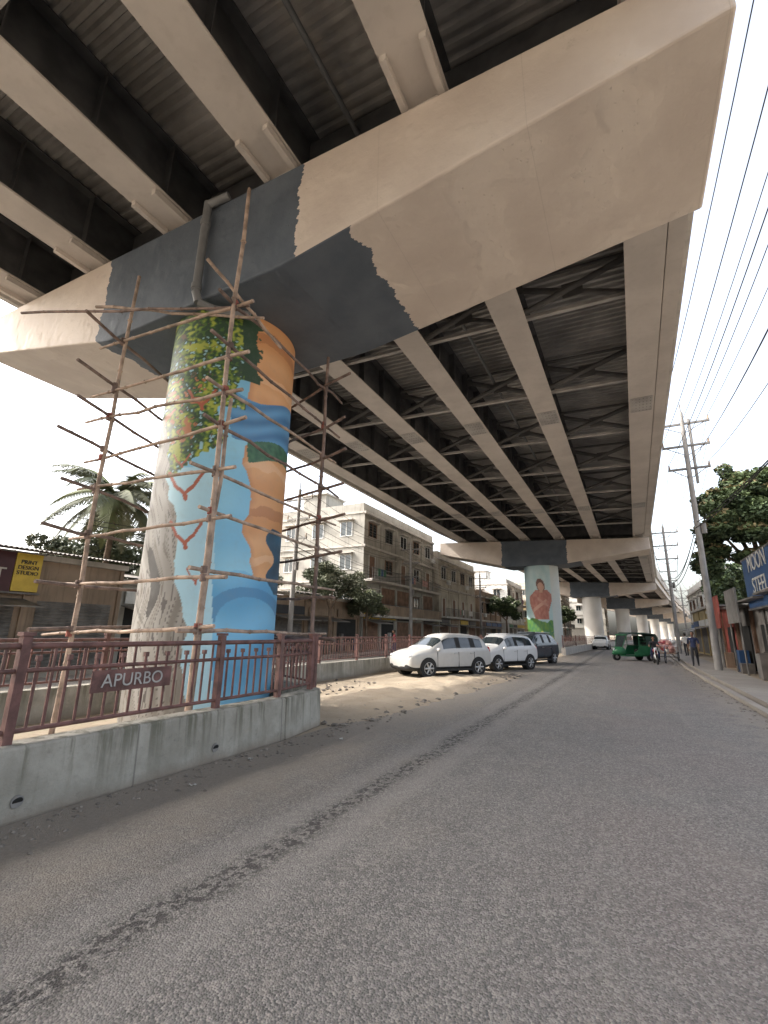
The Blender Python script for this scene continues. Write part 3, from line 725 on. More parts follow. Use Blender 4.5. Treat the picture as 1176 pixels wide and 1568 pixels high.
# ------------------------------------------------------------------ people
def person(name, loc, rotz, J, shirt, trouser, extra=None, hair='hair'):
    names = ['pelvis', 'spine', 'chest', 'neck', 'head', 'shL', 'elL', 'wrL', 'shR', 'elR', 'wrR', 'hiL', 'knL', 'anL', 'toL', 'hiR', 'knR', 'anR', 'toR']
    rad = dict(pelvis=(.15, .11), spine=(.13, .10), chest=(.15, .11), neck=(.055, .055), head=(.055, .055), shL=(.065, .065), shR=(.065, .065), elL=(.045, .045), elR=(.045, .045), wrL=(.03, .026), wrR=(.03, .026),
               hiL=(.095, .095), hiR=(.095, .095), knL=(.065, .065), knR=(.065, .065), anL=(.045, .045), anR=(.045, .045), toL=(.04, .03), toR=(.04, .03))
    E = [('pelvis', 'spine', 's'), ('spine', 'chest', 's'), ('chest', 'neck', 's'), ('neck', 'head', 'k'), ('chest', 'shL', 's'), ('shL', 'elL', 's'), ('elL', 'wrL', 'k'),
         ('chest', 'shR', 's'), ('shR', 'elR', 's'), ('elR', 'wrR', 'k'), ('pelvis', 'hiL', 't'), ('hiL', 'knL', 't'), ('knL', 'anL', 't'), ('anL', 'toL', 'b'),
         ('pelvis', 'hiR', 't'), ('hiR', 'knR', 't'), ('knR', 'anR', 't'), ('anR', 'toR', 'b')]
    km = {'s': shirt, 't': trouser, 'k': 'skin', 'b': 'black'}
    me = bpy.data.meshes.new('sk'); me.from_pydata([J[n] for n in names], [(names.index(a), names.index(b)) for a, b, _ in E], [])
    ob = bpy.data.objects.new('sk', me); COL.objects.link(ob)
    ob.modifiers.new('sk', 'SKIN')
    for i, n in enumerate(names):
        me.skin_vertices[0].data[i].radius = rad[n]; me.skin_vertices[0].data[i].use_root = (i == 0)
    ss = ob.modifiers.new('ss', 'SUBSURF'); ss.levels = 2
    dg = bpy.context.evaluated_depsgraph_get(); ev = ob.evaluated_get(dg); em = ev.to_mesh()
    mb = MB(); mb.v += [tuple(v.co) for v in em.vertices]
    for p in em.polygons:
        c = Vector(p.center); best = None; bd = 9
        for a, b, t in E:
            A_ = Vector(J[a]); B_ = Vector(J[b]); d = B_ - A_; tt = max(0, min(1, (c - A_).dot(d) / d.length_squared)); q = (c - A_ - d * tt).length
            if q < bd: bd = q; best = t
        mb.f.append(tuple(p.vertices)); mb.m.append(mb.mi(km[best])); mb.sm.append(True)
    ev.to_mesh_clear(); bpy.data.objects.remove(ob)
    h = Vector(J['head']); hc = h + Vector((0, .015, .10))
    def jaw(v):
        if v.z < 0: v.x *= 1 + v.z * 2.6; v.y *= 1 + v.z * .8
        return v
    mb.ell(hc, (.078, .095, .118), 'skin', 16, 12, jaw)
    def hr(v):
        if v.z < .0 and v.y > -.02: v *= .8
        return v
    mb.ell(hc + Vector((0, -.016, .022)), (.085, .098, .112), hair, 16, 10, hr)
    mb.ell(hc + Vector((0, .098, -.012)), (.013, .02, .026), 'skin', 8, 6); mb.ell(hc + Vector((0, .088, -.058)), (.026, .01, .008), 'cloth_red', 8, 4)
    for sx in (1, -1):
        mb.ell(hc + Vector((sx * .03, .086, .012)), (.012, .008, .008), 'black', 8, 4); mb.ell(hc + Vector((sx * .08, 0, -.01)), (.012, .022, .03), 'skin', 8, 6)
    for sd in ('L', 'R'):
        w_ = Vector(J['wr' + sd]); d = (w_ - Vector(J['el' + sd])).normalized(); pc = w_ + d * .05
        mb.ell(pc, (.026, .036, .045), 'skin', 10, 6); side = d.orthogonal().normalized()
        for i in range(4):
            b0 = pc + side * (.012 * (i - 1.5) * 1.3) + d * .03; L = (.065, .075, .07, .055)[i]
            b1 = b0 + d * L * .55; b2 = b1 + (d * .8 + Vector((0, .5, 0))).normalized() * L * .45
            mb.path([b0, b1, b2], [.009, .008, .006], 'skin', 6)
        t0 = pc + side * .03; mb.path([t0, t0 + side * .02 + d * .025, t0 + side * .022 + d * .05], [.011, .01, .007], 'skin', 6)
    if extra: extra(mb)
    return mb.build(name, loc, rotz)
def walk(st=.22, arm=.15):
    return dict(pelvis=(0, 0, .92), spine=(0, .01, 1.1), chest=(0, .02, 1.30), neck=(0, .02, 1.46), head=(0, .035, 1.53),
                shL=(-.19, .01, 1.40), elL=(-.24, arm * .3, 1.12), wrL=(-.23, arm * 1.3, .90), shR=(.19, .01, 1.40), elR=(.24, -arm * .6, 1.12), wrR=(.24, -arm * .4, .88),
                hiL=(-.09, 0, .88), knL=(-.10, -.02, .48), anL=(-.10, -st, .10), toL=(-.11, -st + .16, .04), hiR=(.09, 0, .88), knR=(.10, st * .7, .50), anR=(.10, st, .09), toR=(.11, st + .17, .05))
person('pedestrian', (2.95, 29.6, .16), R(172), walk(), 'cloth_navy', 'cloth_dark')
person('pedestrian', (3.9, 44, .16), R(10), walk(.15), 'cloth_white', 'cloth_dark')
person('pedestrian', (-13.2, 27, 0), R(120), walk(.2), 'cloth_red', 'cloth_navy')
sit = dict(pelvis=(0, -.25, .80), spine=(0, -.22, .98), chest=(0, -.16, 1.17), neck=(0, -.12, 1.33), head=(0, -.10, 1.40),
           shL=(-.19, -.15, 1.27), elL=(-.27, .08, 1.08), wrL=(-.3, .34, 1.02), shR=(.19, -.15, 1.27), elR=(.27, .08, 1.08), wrR=(.3, .34, 1.02),
           hiL=(-.10, -.22, .78), knL=(-.2, .16, .66), anL=(-.18, .02, .30), toL=(-.18, .17, .27), hiR=(.10, -.22, .78), knR=(.2, .16, .66), anR=(.18, .02, .30), toR=(.18, .17, .27))
def bike(mb):
    for y in (.68, -.66):
        n = 20
        pts = [(0, y + .28 * math.cos(2 * math.pi * i / n), .30 + .28 * math.sin(2 * math.pi * i / n)) for i in range(n + 1)]
        mb.path(pts, [.05] * (n + 1), 'black', 6); mb.tube((-.05, y, .3), (.05, y, .3), .06, 'chrome', n=10)
        for i in range(0, n, 3): mb.tube((0, y, .3), pts[i], .006, 'chrome', n=4)
    for sx in (-.07, .07): mb.tube((sx, .68, .3), (sx, .42, .95), .02, 'chrome', n=6); mb.tube((sx, -.66, .3), (sx, -.1, .4), .02, 'black', n=6)
    mb.ell((0, .2, .78), (.13, .27, .12), 'cloth_red'); mb.ell((0, -.35, .74), (.12, .4, .06), 'black'); mb.ell((0, .05, .42), (.13, .2, .16), 'chrome')
    mb.tube((-.33, .36, 1.02), (.33, .36, 1.02), .015, 'black', n=6); mb.ell((0, .50, .88), (.08, .06, .09), 'lampg'); mb.ell((0, .68, .60), (.05, .22, .03), 'cloth_red'); mb.ell((0, -.75, .68), (.06, .12, .06), 'red')
person('motorcycle_with_rider', (1.3, 33.5, .006), R(185), sit, 'cloth_dark', 'cloth_navy', bike)
mb = MB()
mb.box(-.5, .5, -.9, .7, .55, .62, 'bamboo')
for x in (-.5, .5):
    mb.tube((x, -.9, .62), (x, -.9, .95), .02, 'bamboo'); mb.tube((x, .7, .62), (x, .7, .95), .02, 'bamboo'); mb.tube((x, -.9, .95), (x, .7, .95), .02, 'bamboo')
for i in range(26): mb.ell((random.uniform(-.35, .35), random.uniform(-.7, .5), random.uniform(.75, 1.3)), (.2, .22, .16), random.choice(['pink', 'pink', 's_white', 'cloth_red']), 8, 6)
for p in ((-.55, -.4), (.55, -.4), (0, 1.25)):
    n = 18; pts = [(p[0], p[1] + .32 * math.cos(2 * math.pi * i / n), .34 + .32 * math.sin(2 * math.pi * i / n)) for i in range(n + 1)]
    mb.path(pts, [.025] * (n + 1), 'black', 5)
    for i in range(0, n, 2): mb.tube((p[0], p[1], .34), pts[i], .006, 'chrome', n=3)
mb.tube((0, .6, .55), (0, 1.25, .9), .025, 's_blue'); mb.tube((0, 1.25, .34), (0, 1.15, 1.05), .02, 's_blue'); mb.tube((-.25, 1.1, 1.05), (.25, 1.1, 1.05), .015, 'chrome'); mb.tube((-.55, -.4, .34), (.55, -.4, .34), .02, 'black')
mb.build('cargo_tricycle', (2.1, 35.8, 0), R(170))

# ------------------------------------------------------------------ buildings
def shutter(mb, xf, sd, ya, yb, z0, z1, k='shutter'):
    n = int((z1 - z0) / .12)
    for i in range(n):
        za = z0 + (z1 - z0) * i / n; zb = z0 + (z1 - z0) * (i + 1) / n
        a = xf + sd * .01; b = xf + sd * (.045)
        mb.add([(a, ya, za), (a, yb, za), (b, yb, (za + zb) / 2), (b, ya, (za + zb) / 2), (a, yb, zb), (a, ya, zb)], [(0, 1, 2, 3), (3, 2, 4, 5)], k)
def window(mb, xf, sd, yc, zc, w, h, frame='s_white', shade=True, bars=True):
    X = lambda a, b: (min(xf + sd * a, xf + sd * b), max(xf + sd * a, xf + sd * b))
    x0, x1 = X(0, .012); mb.box(x0, x1, yc - w / 2, yc + w / 2, zc - h / 2, zc + h / 2, 'glass')
    x0, x1 = X(0, .06)
    for (a, b, c, d) in ((-w / 2 - .06, -w / 2, -h / 2 - .06, h / 2 + .06), (w / 2, w / 2 + .06, -h / 2 - .06, h / 2 + .06), (-w / 2, w / 2, h / 2, h / 2 + .06), (-w / 2, w / 2, -h / 2 - .06, -h / 2), (-.025, .025, -h / 2, h / 2)):
        mb.box(x0, x1, yc + a, yc + b, zc + c, zc + d, frame)
    if bars:
        for i in range(1, 5):
            z = zc - h / 2 + h * i / 5; mb.tube((xf + sd * .05, yc - w / 2, z), (xf + sd * .05, yc + w / 2, z), .01, 'shutter', n=4)
    x0, x1 = X(0, .45)
    if shade: mb.box(x0, x1, yc - w / 2 - .2, yc + w / 2 + .2, zc + h / 2 + .1, zc + h / 2 + .18, 'concl')
    x0, x1 = X(0, .12); mb.box(x0, x1, yc - w / 2 - .1, yc + w / 2 + .1, zc - h / 2 - .14, zc - h / 2 - .07, 'concl')
def building(name, xf, depth, y0, y1, h, floors, sd, wall, bay=3.2, balc=(), seed=1, shut='shutter', signs=True, endwin=True, roof=True, loggia=()):
    rnd = random.Random(seed); mb = MB(); xb = xf - sd * depth
    xa, xc = min(xf, xb), max(xf, xb)
    mb.box(xa, xc, y0, y1, 0, h, wall)
    fh = h / floors; nb = max(1, int((y1 - y0) / bay)); bw = (y1 - y0) / nb
    X = lambda a, b: (min(xf + sd * a, xf + sd * b), max(xf + sd * a, xf + sd * b))
    for f in range(floors + 1):
        z = f * fh
        if f > 0:
            o = 1.0 if f in balc else .25
            x0, x1 = X(-.02, o); mb.box(x0, x1, y0 - .06, y1 + .06, z - .15, z + .05, 'concl')
            mb.box(xa, xc, y0 - .09, y0 + .01, z - .12, z + .03, 'concl')
            if f in balc and f < floors:
                if f in loggia:
                    x0, x1 = X(.9, .98); mb.box(x0, x1, y0, y1, z + .052, z + .9, 'w_brown')
                else:
                    for i in range(int((y1 - y0) / .25)):
                        y = y0 + .1 + i * .25; mb.tube((xf + sd * .95, y, z + .04), (xf + sd * .95, y, z + .95), .015, 'shutter', n=4, caps=False)
                mb.tube((xf + sd * .95, y0, z + .95), (xf + sd * .95, y1, z + .95), .03, 'shutter', n=5)
    for i in range(nb + 1):
        y = y0 + i * bw; x0, x1 = X(0, .09); mb.box(x0, x1, max(y0 + .001, y - .15), min(y1 - .001, y + .15), 0, h - .16, wall)
    for f in range(floors):
        for i in range(nb):
            yc = y0 + (i + .5) * bw; z = f * fh
            if f == 0:
                if rnd.random() < .75: shutter(mb, xf, sd, yc - bw * .4, yc + bw * .4, .15, 2.5, shut)
                else:
                    x0, x1 = X(0, .01); mb.box(x0, x1, yc - bw * .38, yc + bw * .38, .15, 2.5, 'dark')
                    for q in range(5):
                        x0, x1 = X(.02, .25); yy = yc - bw * .3 + q * bw * .15; mb.box(x0, x1, yy, yy + .3, .15 + (q % 2) * .4, .6 + rnd.random(), rnd.choice(['w_brown', 's_blue', 's_red', 's_white', 'tin']))
                if signs:
                    x0, x1 = X(.1, .16); mb.box(x0, x1, yc - bw * .42, yc + bw * .42, 2.62, 3.15, rnd.choice(['s_blue', 's_white', 's_green', 's_red', 's_yel', 's_black', 'w_brown']))
                if rnd.random() < .6:
                    a, b = xf + sd * .1, xf + sd * 1.5
                    zl, zr = (2.5, 2.22) if sd > 0 else (2.22, 2.5)
                    mb.hexa([(min(a, b), yc - bw * .46, zl), (max(a, b), yc - bw * .46, zr), (max(a, b), yc + bw * .46, zr), (min(a, b), yc + bw * .46, zl),
                             (min(a, b), yc - bw * .46, zl + .04), (max(a, b), yc - bw * .46, zr + .04), (max(a, b), yc + bw * .46, zr + .04), (min(a, b), yc + bw * .46, zl + .04)], 'tin')
            else:
                t = rnd.random()
                if f in loggia and t < .6: shutter(mb, xf, sd, yc - bw * .42, yc + bw * .42, z + .06, z + 2.5, 'shutb')
                elif f in balc and t < .5:
                    x0, x1 = X(0, .02); mb.box(x0, x1, yc - .5, yc + .5, z + .06, z + 2.1, 'shutb')
                    x0, x1 = X(0, .05); mb.box(x0, x1, yc - .58, yc - .5, z + .06, z + 2.18, 's_white'); mb.box(x0, x1, yc + .5, yc + .58, z + .06, z + 2.18, 's_white')
                else: window(mb, xf, sd, yc, z + fh * .52, bw * .42, fh * .4, rnd.choice(['s_white', 'shutb', 'shutter']))
                if rnd.random() < .2:
                    x0, x1 = X(.02, .35); mb.box(x0, x1, yc + bw * .28, yc + bw * .28 + .7, z + .5, z + 1.0, 's_white')
                if f in balc and rnd.random() < .4:
                    for q in range(3):
                        x0 = xf + sd * 1.0; yy = yc - .6 + q * .5; mb.box(x0 - .01, x0 + .02, yy, yy + .38, z + .35, z + .95, rnd.choice(['cloth_red', 'cloth_white', 's_blue', 's_green', 'pink']))
    if endwin:
        for f in range(1, floors):
            for q in range(int(depth / 3)):
                xm = xf - sd * (1.7 + q * 3); z = f * fh + fh * .52
                mb.box(xm - .55, xm + .55, y0 - .015, y0, z - .6, z + .6, 'glass')
                for (a, b, c, d) in ((-.62, -.55, -.66, .66), (.55, .62, -.66, .66), (-.55, .55, .6, .66), (-.55, .55, -.66, -.6), (-.03, .03, -.6, .6)): mb.box(xm + a, xm + b, y0 - .05, y0, z + c, z + d, 's_white')
                mb.box(xm - .8, xm + .8, y0 - .45, y0, z + .72, z + .8, 'concl')
    if roof:
        x0, x1 = X(-.15, .0); mb.box(x0, x1, y0, y1, h + .052, h + .8, wall); mb.box(xa, xc - .16, y0, y0 + .14, h + .002, h + .8, wall); mb.box(xa, xc - .16, y1 - .14, y1, h + .002, h + .8, wall)
        xm = xf - sd * depth * .5
        mb.box(xm - 1.3, xm + 1.3, y0 + 1, y0 + 4, h, h + 2.4, wall); mb.box(xm - 1.5, xm + 1.5, y0 + .8, y0 + 4.2, h + 2.402, h + 2.52, 'concl')
        mb.tube((xm, y1 - 2.5, h + .3), (xm, y1 - 2.5, h + 1.7), .6, 's_black', n=16); mb.tube((xm, y1 - 2.5, h + 1.7), (xm, y1 - 2.5, h + 1.9), .6, 's_black', .25, 16)
        for i in range(nb + 1):
            for q in range(3): mb.tube((xf - sd * .3 + q * .07, y0 + i * bw + .1 * q, h), (xf - sd * .3 + q * .07, y0 + i * bw + .1 * q, h + 1.4), .012, 'shutb', n=4)
    return mb.build(name)
building('apartment_building', -19.2, 12, 33, 49, 11.6, 4, 1, 'w_grey', 3.2, (1, 2), 3, 'shutb', loggia=(1,))
building('apartment_building', -18.8, 12, 49.6, 64, 10.0, 3, 1, 'w_cream', 3.0, (1,), 5, 'shutb')
building('shop_building', -18.6, 10, 65, 78, 6.8, 2, 1, 'w_brown', 3.2, (), 8)
building('apartment_building', -17.6, 10, 79, 92, 9.8, 3, 1, 'w_white', 3.2, (2,), 9)
building('shop_building', -16.0, 10, 94, 110, 7.0, 2, 1, 'w_yel', 3.4, (), 10)
building('apartment_building', -13.0, 12, 112, 130, 12.5, 4, 1, 'w_cream', 3.4, (1, 2), 12)
building('apartment_building', -9.5, 12, 134, 152, 10, 3, 1, 'w_white', 3.6, (), 13)
building('apartment_building', -6., 12, 158, 180, 13, 4, 1, 'w_grey', 3.6, (), 14)
building('shop_building', -19.2, 7, 22, 32.6, 3.9, 1, 1, 'w_brown', 3.2, (), 21, roof=False)
building('shop_building', -19.4, 7, 12.5, 21.8, 3.6, 1, 1, 'w_grey', 3.0, (), 22, roof=False)
building('shop_building', -19.0, 7, 2.0, 12.3, 4.1, 1, 1, 'w_brown', 3.4, (), 23, roof=False, signs=False)
building('shop_building', -19.2, 7, -9, 1.8, 4.3, 1, 1, 'w_cream', 3.4, (), 24, roof=False)
mb = MB()
for (ya, yb, xf, h) in ((22, 32.6, -19.2, 3.95), (12.5, 21.8, -19.4, 3.65), (2, 12.3, -19, 4.15)):
    n = int((yb - ya) / .15)
    for i in range(n):
        y = ya + i * .15; mb.add([(xf - 6, y, h + .9), (xf + 1.4, y, h - .05), (xf + 1.4, y + .075, h), (xf - 6, y + .075, h + .95), (xf + 1.4, y + .15, h - .05), (xf - 6, y + .15, h + .9)], [(0, 1, 2, 3), (3, 2, 4, 5)], 'tin')
mb.build('tin_roof')
mb = MB(); mb.box(-18.85, -18.7, 3.2, 8.15, 2.75, 4.1, 's_red'); mb.box(-18.85, -18.69, 8.17, 9.0, 2.78, 4.1, 's_yel')
for y in (3.2, 6.0, 8.16): mb.tube((-18.9, y, 2.7), (-18.9, y, 4.2), .03, 'shutter')
mb.box(-18.86, -18.68, 3.1, 9.1, 4.102, 4.16, 'shutter'); mb.box(-18.86, -18.68, 3.1, 9.1, 2.69, 2.748, 'shutter')
sg = mb.build('shop_sign')
text('AZWAN ART', .62, 'concl', (-18.68, 6.1, 3.3), (R(90), 0, R(90)), sg)
text('PRINT\nDESIGN\nSTUDIO', .19, 's_black', (-18.67, 8.58, 3.6), (R(90), 0, R(90)), sg)
mb = MB()
for f in range(3): mb.box(-33, -22.9 + (.8 if f % 2 else 0), 0 - (f % 2) * .6, 7.6 + (f % 2) * .5, 2.9 * f + 3.5, 2.9 * f + 3.75, 'concd')
for f in range(2):
    for x in (-32.6, -29.4, -26, -23.2):
        for y in (.3, 4.0, 7.3): mb.box(x - .16, x + .16, y - .16, y + .16, 2.9 * f + 3.751, 2.9 * f + 6.399, 'concd')
    mb.box(-32.5, -23.35, .5, 7.1, 2.9 * f + 3.752, 2.9 * f + 6.398, 'concd' if f == 0 else 'w_grey')
    for y in (1.6, 3.8, 6.0): window(mb, -23.35, 1, y, 2.9 * f + 5.1, 1.2, 1.2)
mb.box(-32.5, -23.4, .3, 7.3, 0, 3.5, 'w_brown'); mb.box(-30, -25, 1.5, 5.5, 9.552, 11.6, 'w_grey')
for x in (-32.6, -29.4, -26, -23.2):
    for y in (.3, 4.0, 7.3):
        for q in range(4): mb.tube((x + .1 * (q % 2), y + .1 * (q // 2), 9.55), (x + .1 * (q % 2) + random.gauss(0, .04), y + .1 * (q // 2), 11.2), .015, 'shutb', n=4)
mb.build('unfinished_building')

building('shop_building', 6.0, 6, 36, 46, 3.6, 1, -1, 'w_grey', 3.3, (), 31, roof=False)
building('shop_building', 6.4, 7, 47, 60, 4.2, 1, -1, 'w_yel', 3.3, (), 32, roof=False)
building('apartment_building', 7.8, 9, 62, 76, 7.0, 2, -1, 'w_white', 3.3, (), 33)
building('shop_building', 11.5, 9, 92, 108, 5.5, 2, -1, 'w_brown', 3.3, (), 35)
building('apartment_building', 15.5, 9, 120, 145, 9, 3, -1, 'w_cream', 3.3, (), 36)
mb = MB()
def corr(mb, x, ya, yb, z0, z1, k):
    n = int((yb - ya) / .1)
    for i in range(n):
        y = ya + i * .1; mb.add([(x, y, z0), (x - .03, y + .05, z0), (x - .03, y + .05, z1), (x, y, z1), (x, y + .1, z0), (x, y + .1, z1)], [(0, 1, 2, 3), (1, 4, 5, 2)], k)
for ya, yb, z, k in ((17, 20.4, 2.9, 'redtin'), (20.5, 23.4, 3.3, 'shutter'), (23.5, 27.5, 3.2, 'tin'), (27.6, 31.2, 3.1, 'shutter'), (31.3, 35.6, 3.3, 'redtin')):
    corr(mb, 5.3, ya, yb, .1, z, k); mb.box(5.31, 10, ya, yb, 0, z, 'w_brown')
    mb.box(4.6, 10, ya - .02, yb + .02, z + .003, z + .08, 'tin')
    yc = (ya + yb) / 2; mb.box(5.2, 5.26, yc - .9, yc + .6, .1, 2.2, 'dark')
    for yy in (ya + .05, yb - .12): mb.box(5.16, 5.26, yy, yy + .08, .0, z, 'shutb')
    for q in range(4): yy = random.uniform(ya + .3, yb - .8); mb.box(4.6 + .1 * q, 5.1, yy, yy + random.uniform(.3, .6), 0, random.uniform(.3, 1.1), random.choice(['w_brown', 'concd', 's_blue', 'concd', 'tin']))
mb.build('tin_shop_row')
mb = MB(); mb.box(4.95, 5.1, 20.2, 26.2, 2.9, 5.0, 's_blue'); mb.box(4.93, 5.12, 20.1, 26.3, 5.002, 5.08, 'shutter'); mb.box(4.93, 5.12, 20.1, 26.3, 2.82, 2.898, 'shutter')
for y in (20.4, 22.8, 25.2): mb.tube((5.2, y, 0), (5.2, y, 5.0), .05, 'shutter')
sg = mb.build('billboard'); text('MOON\nSTEEL', .95, 'w_white', (4.93, 23.6, 4.2), (R(90), 0, R(-90)), sg)
mb = MB(); mb.box(4.55, 4.62, 26.6, 29.2, 2.3, 3.9, 'concd'); mb.tube((4.6, 26.7, 0), (4.6, 26.7, 3.9), .04, 'shutter'); mb.tube((4.6, 29., 0), (4.6, 29., 3.9), .04, 'shutter'); mb.build('shop_sign')
mb = MB(); mb.box(4.35, 4.42, 30.2, 32.4, 2.1, 3.8, 'redtin'); mb.tube((4.4, 31.2, 0), (4.4, 31.2, 3.8), .05, 'shutter'); mb.build('shop_sign')

# ------------------------------------------------------------------ utility poles + wires
def upole(x, y, h, lean=0., double=False, arms=3, w0=1.0):
    mb = MB()
    mb.tube((x, y, 0), (x + lean, y, h), .17, 'pole', .1, 10)
    if double: mb.tube((x + .32 + lean * .6, y + .05, h * .70), (x + .3 + lean, y + .05, h * .97), .07, 'pole', n=8)
    out = []
    for i in range(arms):
        z = h - .7 - i * 1.25; w = w0 - .14 * i
        mb.box(x + lean - w, x + lean + w, y - .05, y + .05, z, z + .1, 'shutter')
        mb.tube((x + lean - w * .8, y, z), (x + lean, y, z - .5), .02, 'shutter', n=5); mb.tube((x + lean + w * .8, y, z), (x + lean, y, z - .5), .02, 'shutter', n=5)
        for s in (-.95, .05, .95):
            px = x + lean + s * w; mb.tube((px, y, z + .1), (px, y, z + .34), .05, 'w_brown', .03, 8); out.append((px, y, z + .34))
    mb.tube((x + lean, y, h), (x + lean, y, h + .5), .03, 'shutter', n=6)
    mb.tube((x + .25 + lean * .4, y - .1, h * .5), (x + .25 + lean * .4, y - .1, h * .5 + .5), .12, 'shutter', n=10)
    mb.build('utility_pole'); return out
def wires(a, b, sag=.6, r=.012):
    mb = MB()
    for p, q in zip(a, b):
        P0 = Vector(p); Q = Vector(q); pts = []; sg_ = sag * random.uniform(.8, 1.2)
        for i in range(17):
            t = i / 16; v = P0.lerp(Q, t); v.z -= sg_ * 4 * t * (1 - t); pts.append(v)
        mb.path(pts, [r] * 17, 'wire', 4)
    mb.build('overhead_wires')
rp = [upole(3.9, -6, 12.9), upole(3.55, 27, 13.2, .1, True, w0=1.2), upole(3.9, 50, 11.8, 0, w0=1.2), upole(5.6, 73, 10.8), upole(8.9, 96, 10), upole(13, 119, 10), upole(17, 142, 10)]
wires(rp[0], rp[1], 1.1)
for a, b in zip(rp[1:-1], rp[2:]): wires(a, b, .7)
wires([(3.6, 27, 7.2), (3.5, 27, 6.9), (3.5, 27, 6.5)], [(3.9, 50, 6.9), (3.7, 50, 6.6), (3.7, 50, 6.3)], .9, .022)
wires([(3.6, 27, 7.2), (3.5, 27, 6.9)], [(4.2, -6, 7.2), (4.0, -6, 6.9)], 1., .02)
lp = [upole(-17.6, -14, 10, arms=2), upole(-17.6, 22, 10.2, .1), upole(-17.0, 38, 9.6, 0), upole(-17.4, 62, 9.5), upole(-16, 88, 9.5), upole(-12, 116, 9.5)]
wires(lp[0], lp[1][:6], .9, .009)
for a, b in zip(lp[1:-1], lp[2:]): wires(a, b, .7)
wires([(-17.4, 22, 6.5), (-17.4, 22, 6.2)], [(-17.6, -14, 6.9), (-17.6, -14, 6.4)], 1.2, .016)
wires([(-17.4, 22, 6.5), (-17.4, 22, 6.2)], [(-17., 38, 6.5), (-17., 38, 6.2)], .8, .025)

# ------------------------------------------------------------------ trees
def tree(name, x, y, th, clumps, nleaf, ls, mats, tr=.22, flat=.8):
    mb = MB(); base = Vector((x, y, 0)); top = Vector((x + .2, y, th))
    mb.path([base, base.lerp(top, .5) + Vector((.12, .05, 0)), top], [tr, tr * .8, tr * .6], 'bark', 10)
    cl = []
    for (cx_, cy_, cz, r) in clumps:
        c = Vector((x + cx_, y + cy_, cz)); mid = top.lerp(c, .5) + Vector((random.gauss(0, .2), random.gauss(0, .2), .1))
        mb.path([top, mid, c], [tr * .5, tr * .3, tr * .08], 'bark', 6)
        for s in range(3):
            q = c + Vector((random.gauss(0, 1), random.gauss(0, 1), random.gauss(0, .7))).normalized() * r * .7; mb.tube(mid.lerp(c, .6), q, tr * .12, 'bark', .01, 5)
        for s in range(14):
            d = Vector((random.gauss(0, 1), random.gauss(0, 1), random.gauss(0, 1))).normalized()
            cl.append((c + d * r * random.uniform(.2, 1.0), r * random.uniform(.28, .5)))
    tot = sum(c[1] ** 2 for c in cl)
    for c, r in cl:
        tone = random.random()
        for i in range(int(nleaf * r * r / tot)):
            d = Vector((random.gauss(0, 1), random.gauss(0, 1), random.gauss(0, 1))).normalized() * r * random.uniform(.3, 1.05) ** .6
            d.z *= flat; p = c + d; a = Vector((random.gauss(0, 1), random.gauss(0, 1), random.gauss(0, .6))).normalized(); b = a.orthogonal().normalized()
            b = (Matrix.Rotation(random.uniform(0, 6.3), 3, a) @ b); s = ls * random.uniform(.6, 1.3)
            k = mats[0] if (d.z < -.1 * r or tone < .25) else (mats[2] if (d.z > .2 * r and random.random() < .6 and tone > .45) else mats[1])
            mb.add([p - a * s, p + b * s * .45, p + a * s, p - b * s * .45], [(0, 1, 2, 3)], k)
    return mb.build(name)
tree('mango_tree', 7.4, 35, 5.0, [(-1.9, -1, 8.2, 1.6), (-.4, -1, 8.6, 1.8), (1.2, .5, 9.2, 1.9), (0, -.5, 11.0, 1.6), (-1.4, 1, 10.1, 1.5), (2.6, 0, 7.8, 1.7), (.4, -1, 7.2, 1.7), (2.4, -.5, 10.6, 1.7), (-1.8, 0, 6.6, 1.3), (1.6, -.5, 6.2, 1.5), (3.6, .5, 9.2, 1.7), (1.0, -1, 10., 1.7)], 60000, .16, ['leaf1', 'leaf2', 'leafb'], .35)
tree('roadside_tree', -17.4, 25.5, 3.0, [(0, 0, 5.2, 1.3), (1.2, 1, 4.6, 1.1), (-1.2, .5, 4.8, 1.2), (.5, -1.6, 4.5, 1.1), (.2, 2.3, 4.7, 1.1)], 15000, .10, ['leafd2', 'leafd', 'leafd'], .16)
tree('roadside_tree', -17.5, 30.5, 2.4, [(0, 0, 3.9, 1.2), (.6, 1, 3.4, 1.0), (-.9, .3, 3.6, 1.0)], 8000, .09, ['leafd2', 'leafd2', 'leaf3'], .13)
tree('background_tree', -28, 17, 4.5, [(0, 0, 6.0, 2.0), (1.5, 2, 5.4, 1.7), (-1, -2, 5.6, 1.8)], 13000, .16, ['leafd2', 'leafd2', 'leafd'], .25)
tree('background_tree', -27, 26, 4, [(0, 0, 5.8, 1.9), (1.5, 2, 5.4, 1.7), (-1, -2, 5.2, 1.8)], 11000, .16, ['leafd2', 'leafd2', 'leafd'], .25)
tree('background_tree', 9, 56, 4, [(0, 0, 6.8, 2.2), (.5, 4, 6.4, 2), (-1, -3, 6, 1.8)], 12000, .2, ['leaf1', 'leaf1', 'leaf2'], .25)
tree('background_tree', 13, 84, 4, [(0, 0, 7, 2.4), (0.5, 4, 7.4, 2.4), (-2, -3, 6, 2)], 9000, .25, ['leaf1', 'leaf2', 'leaf2'], .25)
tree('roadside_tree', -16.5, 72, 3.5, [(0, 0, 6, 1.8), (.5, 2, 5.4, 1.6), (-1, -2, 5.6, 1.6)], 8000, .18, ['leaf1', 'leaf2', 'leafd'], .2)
tree('roadside_tree', -11.8, 104, 3.5, [(0, 0, 6, 2), (.5, 2, 5.4, 1.8), (-1, -2, 5.6, 1.8)], 7000, .22, ['leaf1', 'leaf2', 'leafd'], .2)
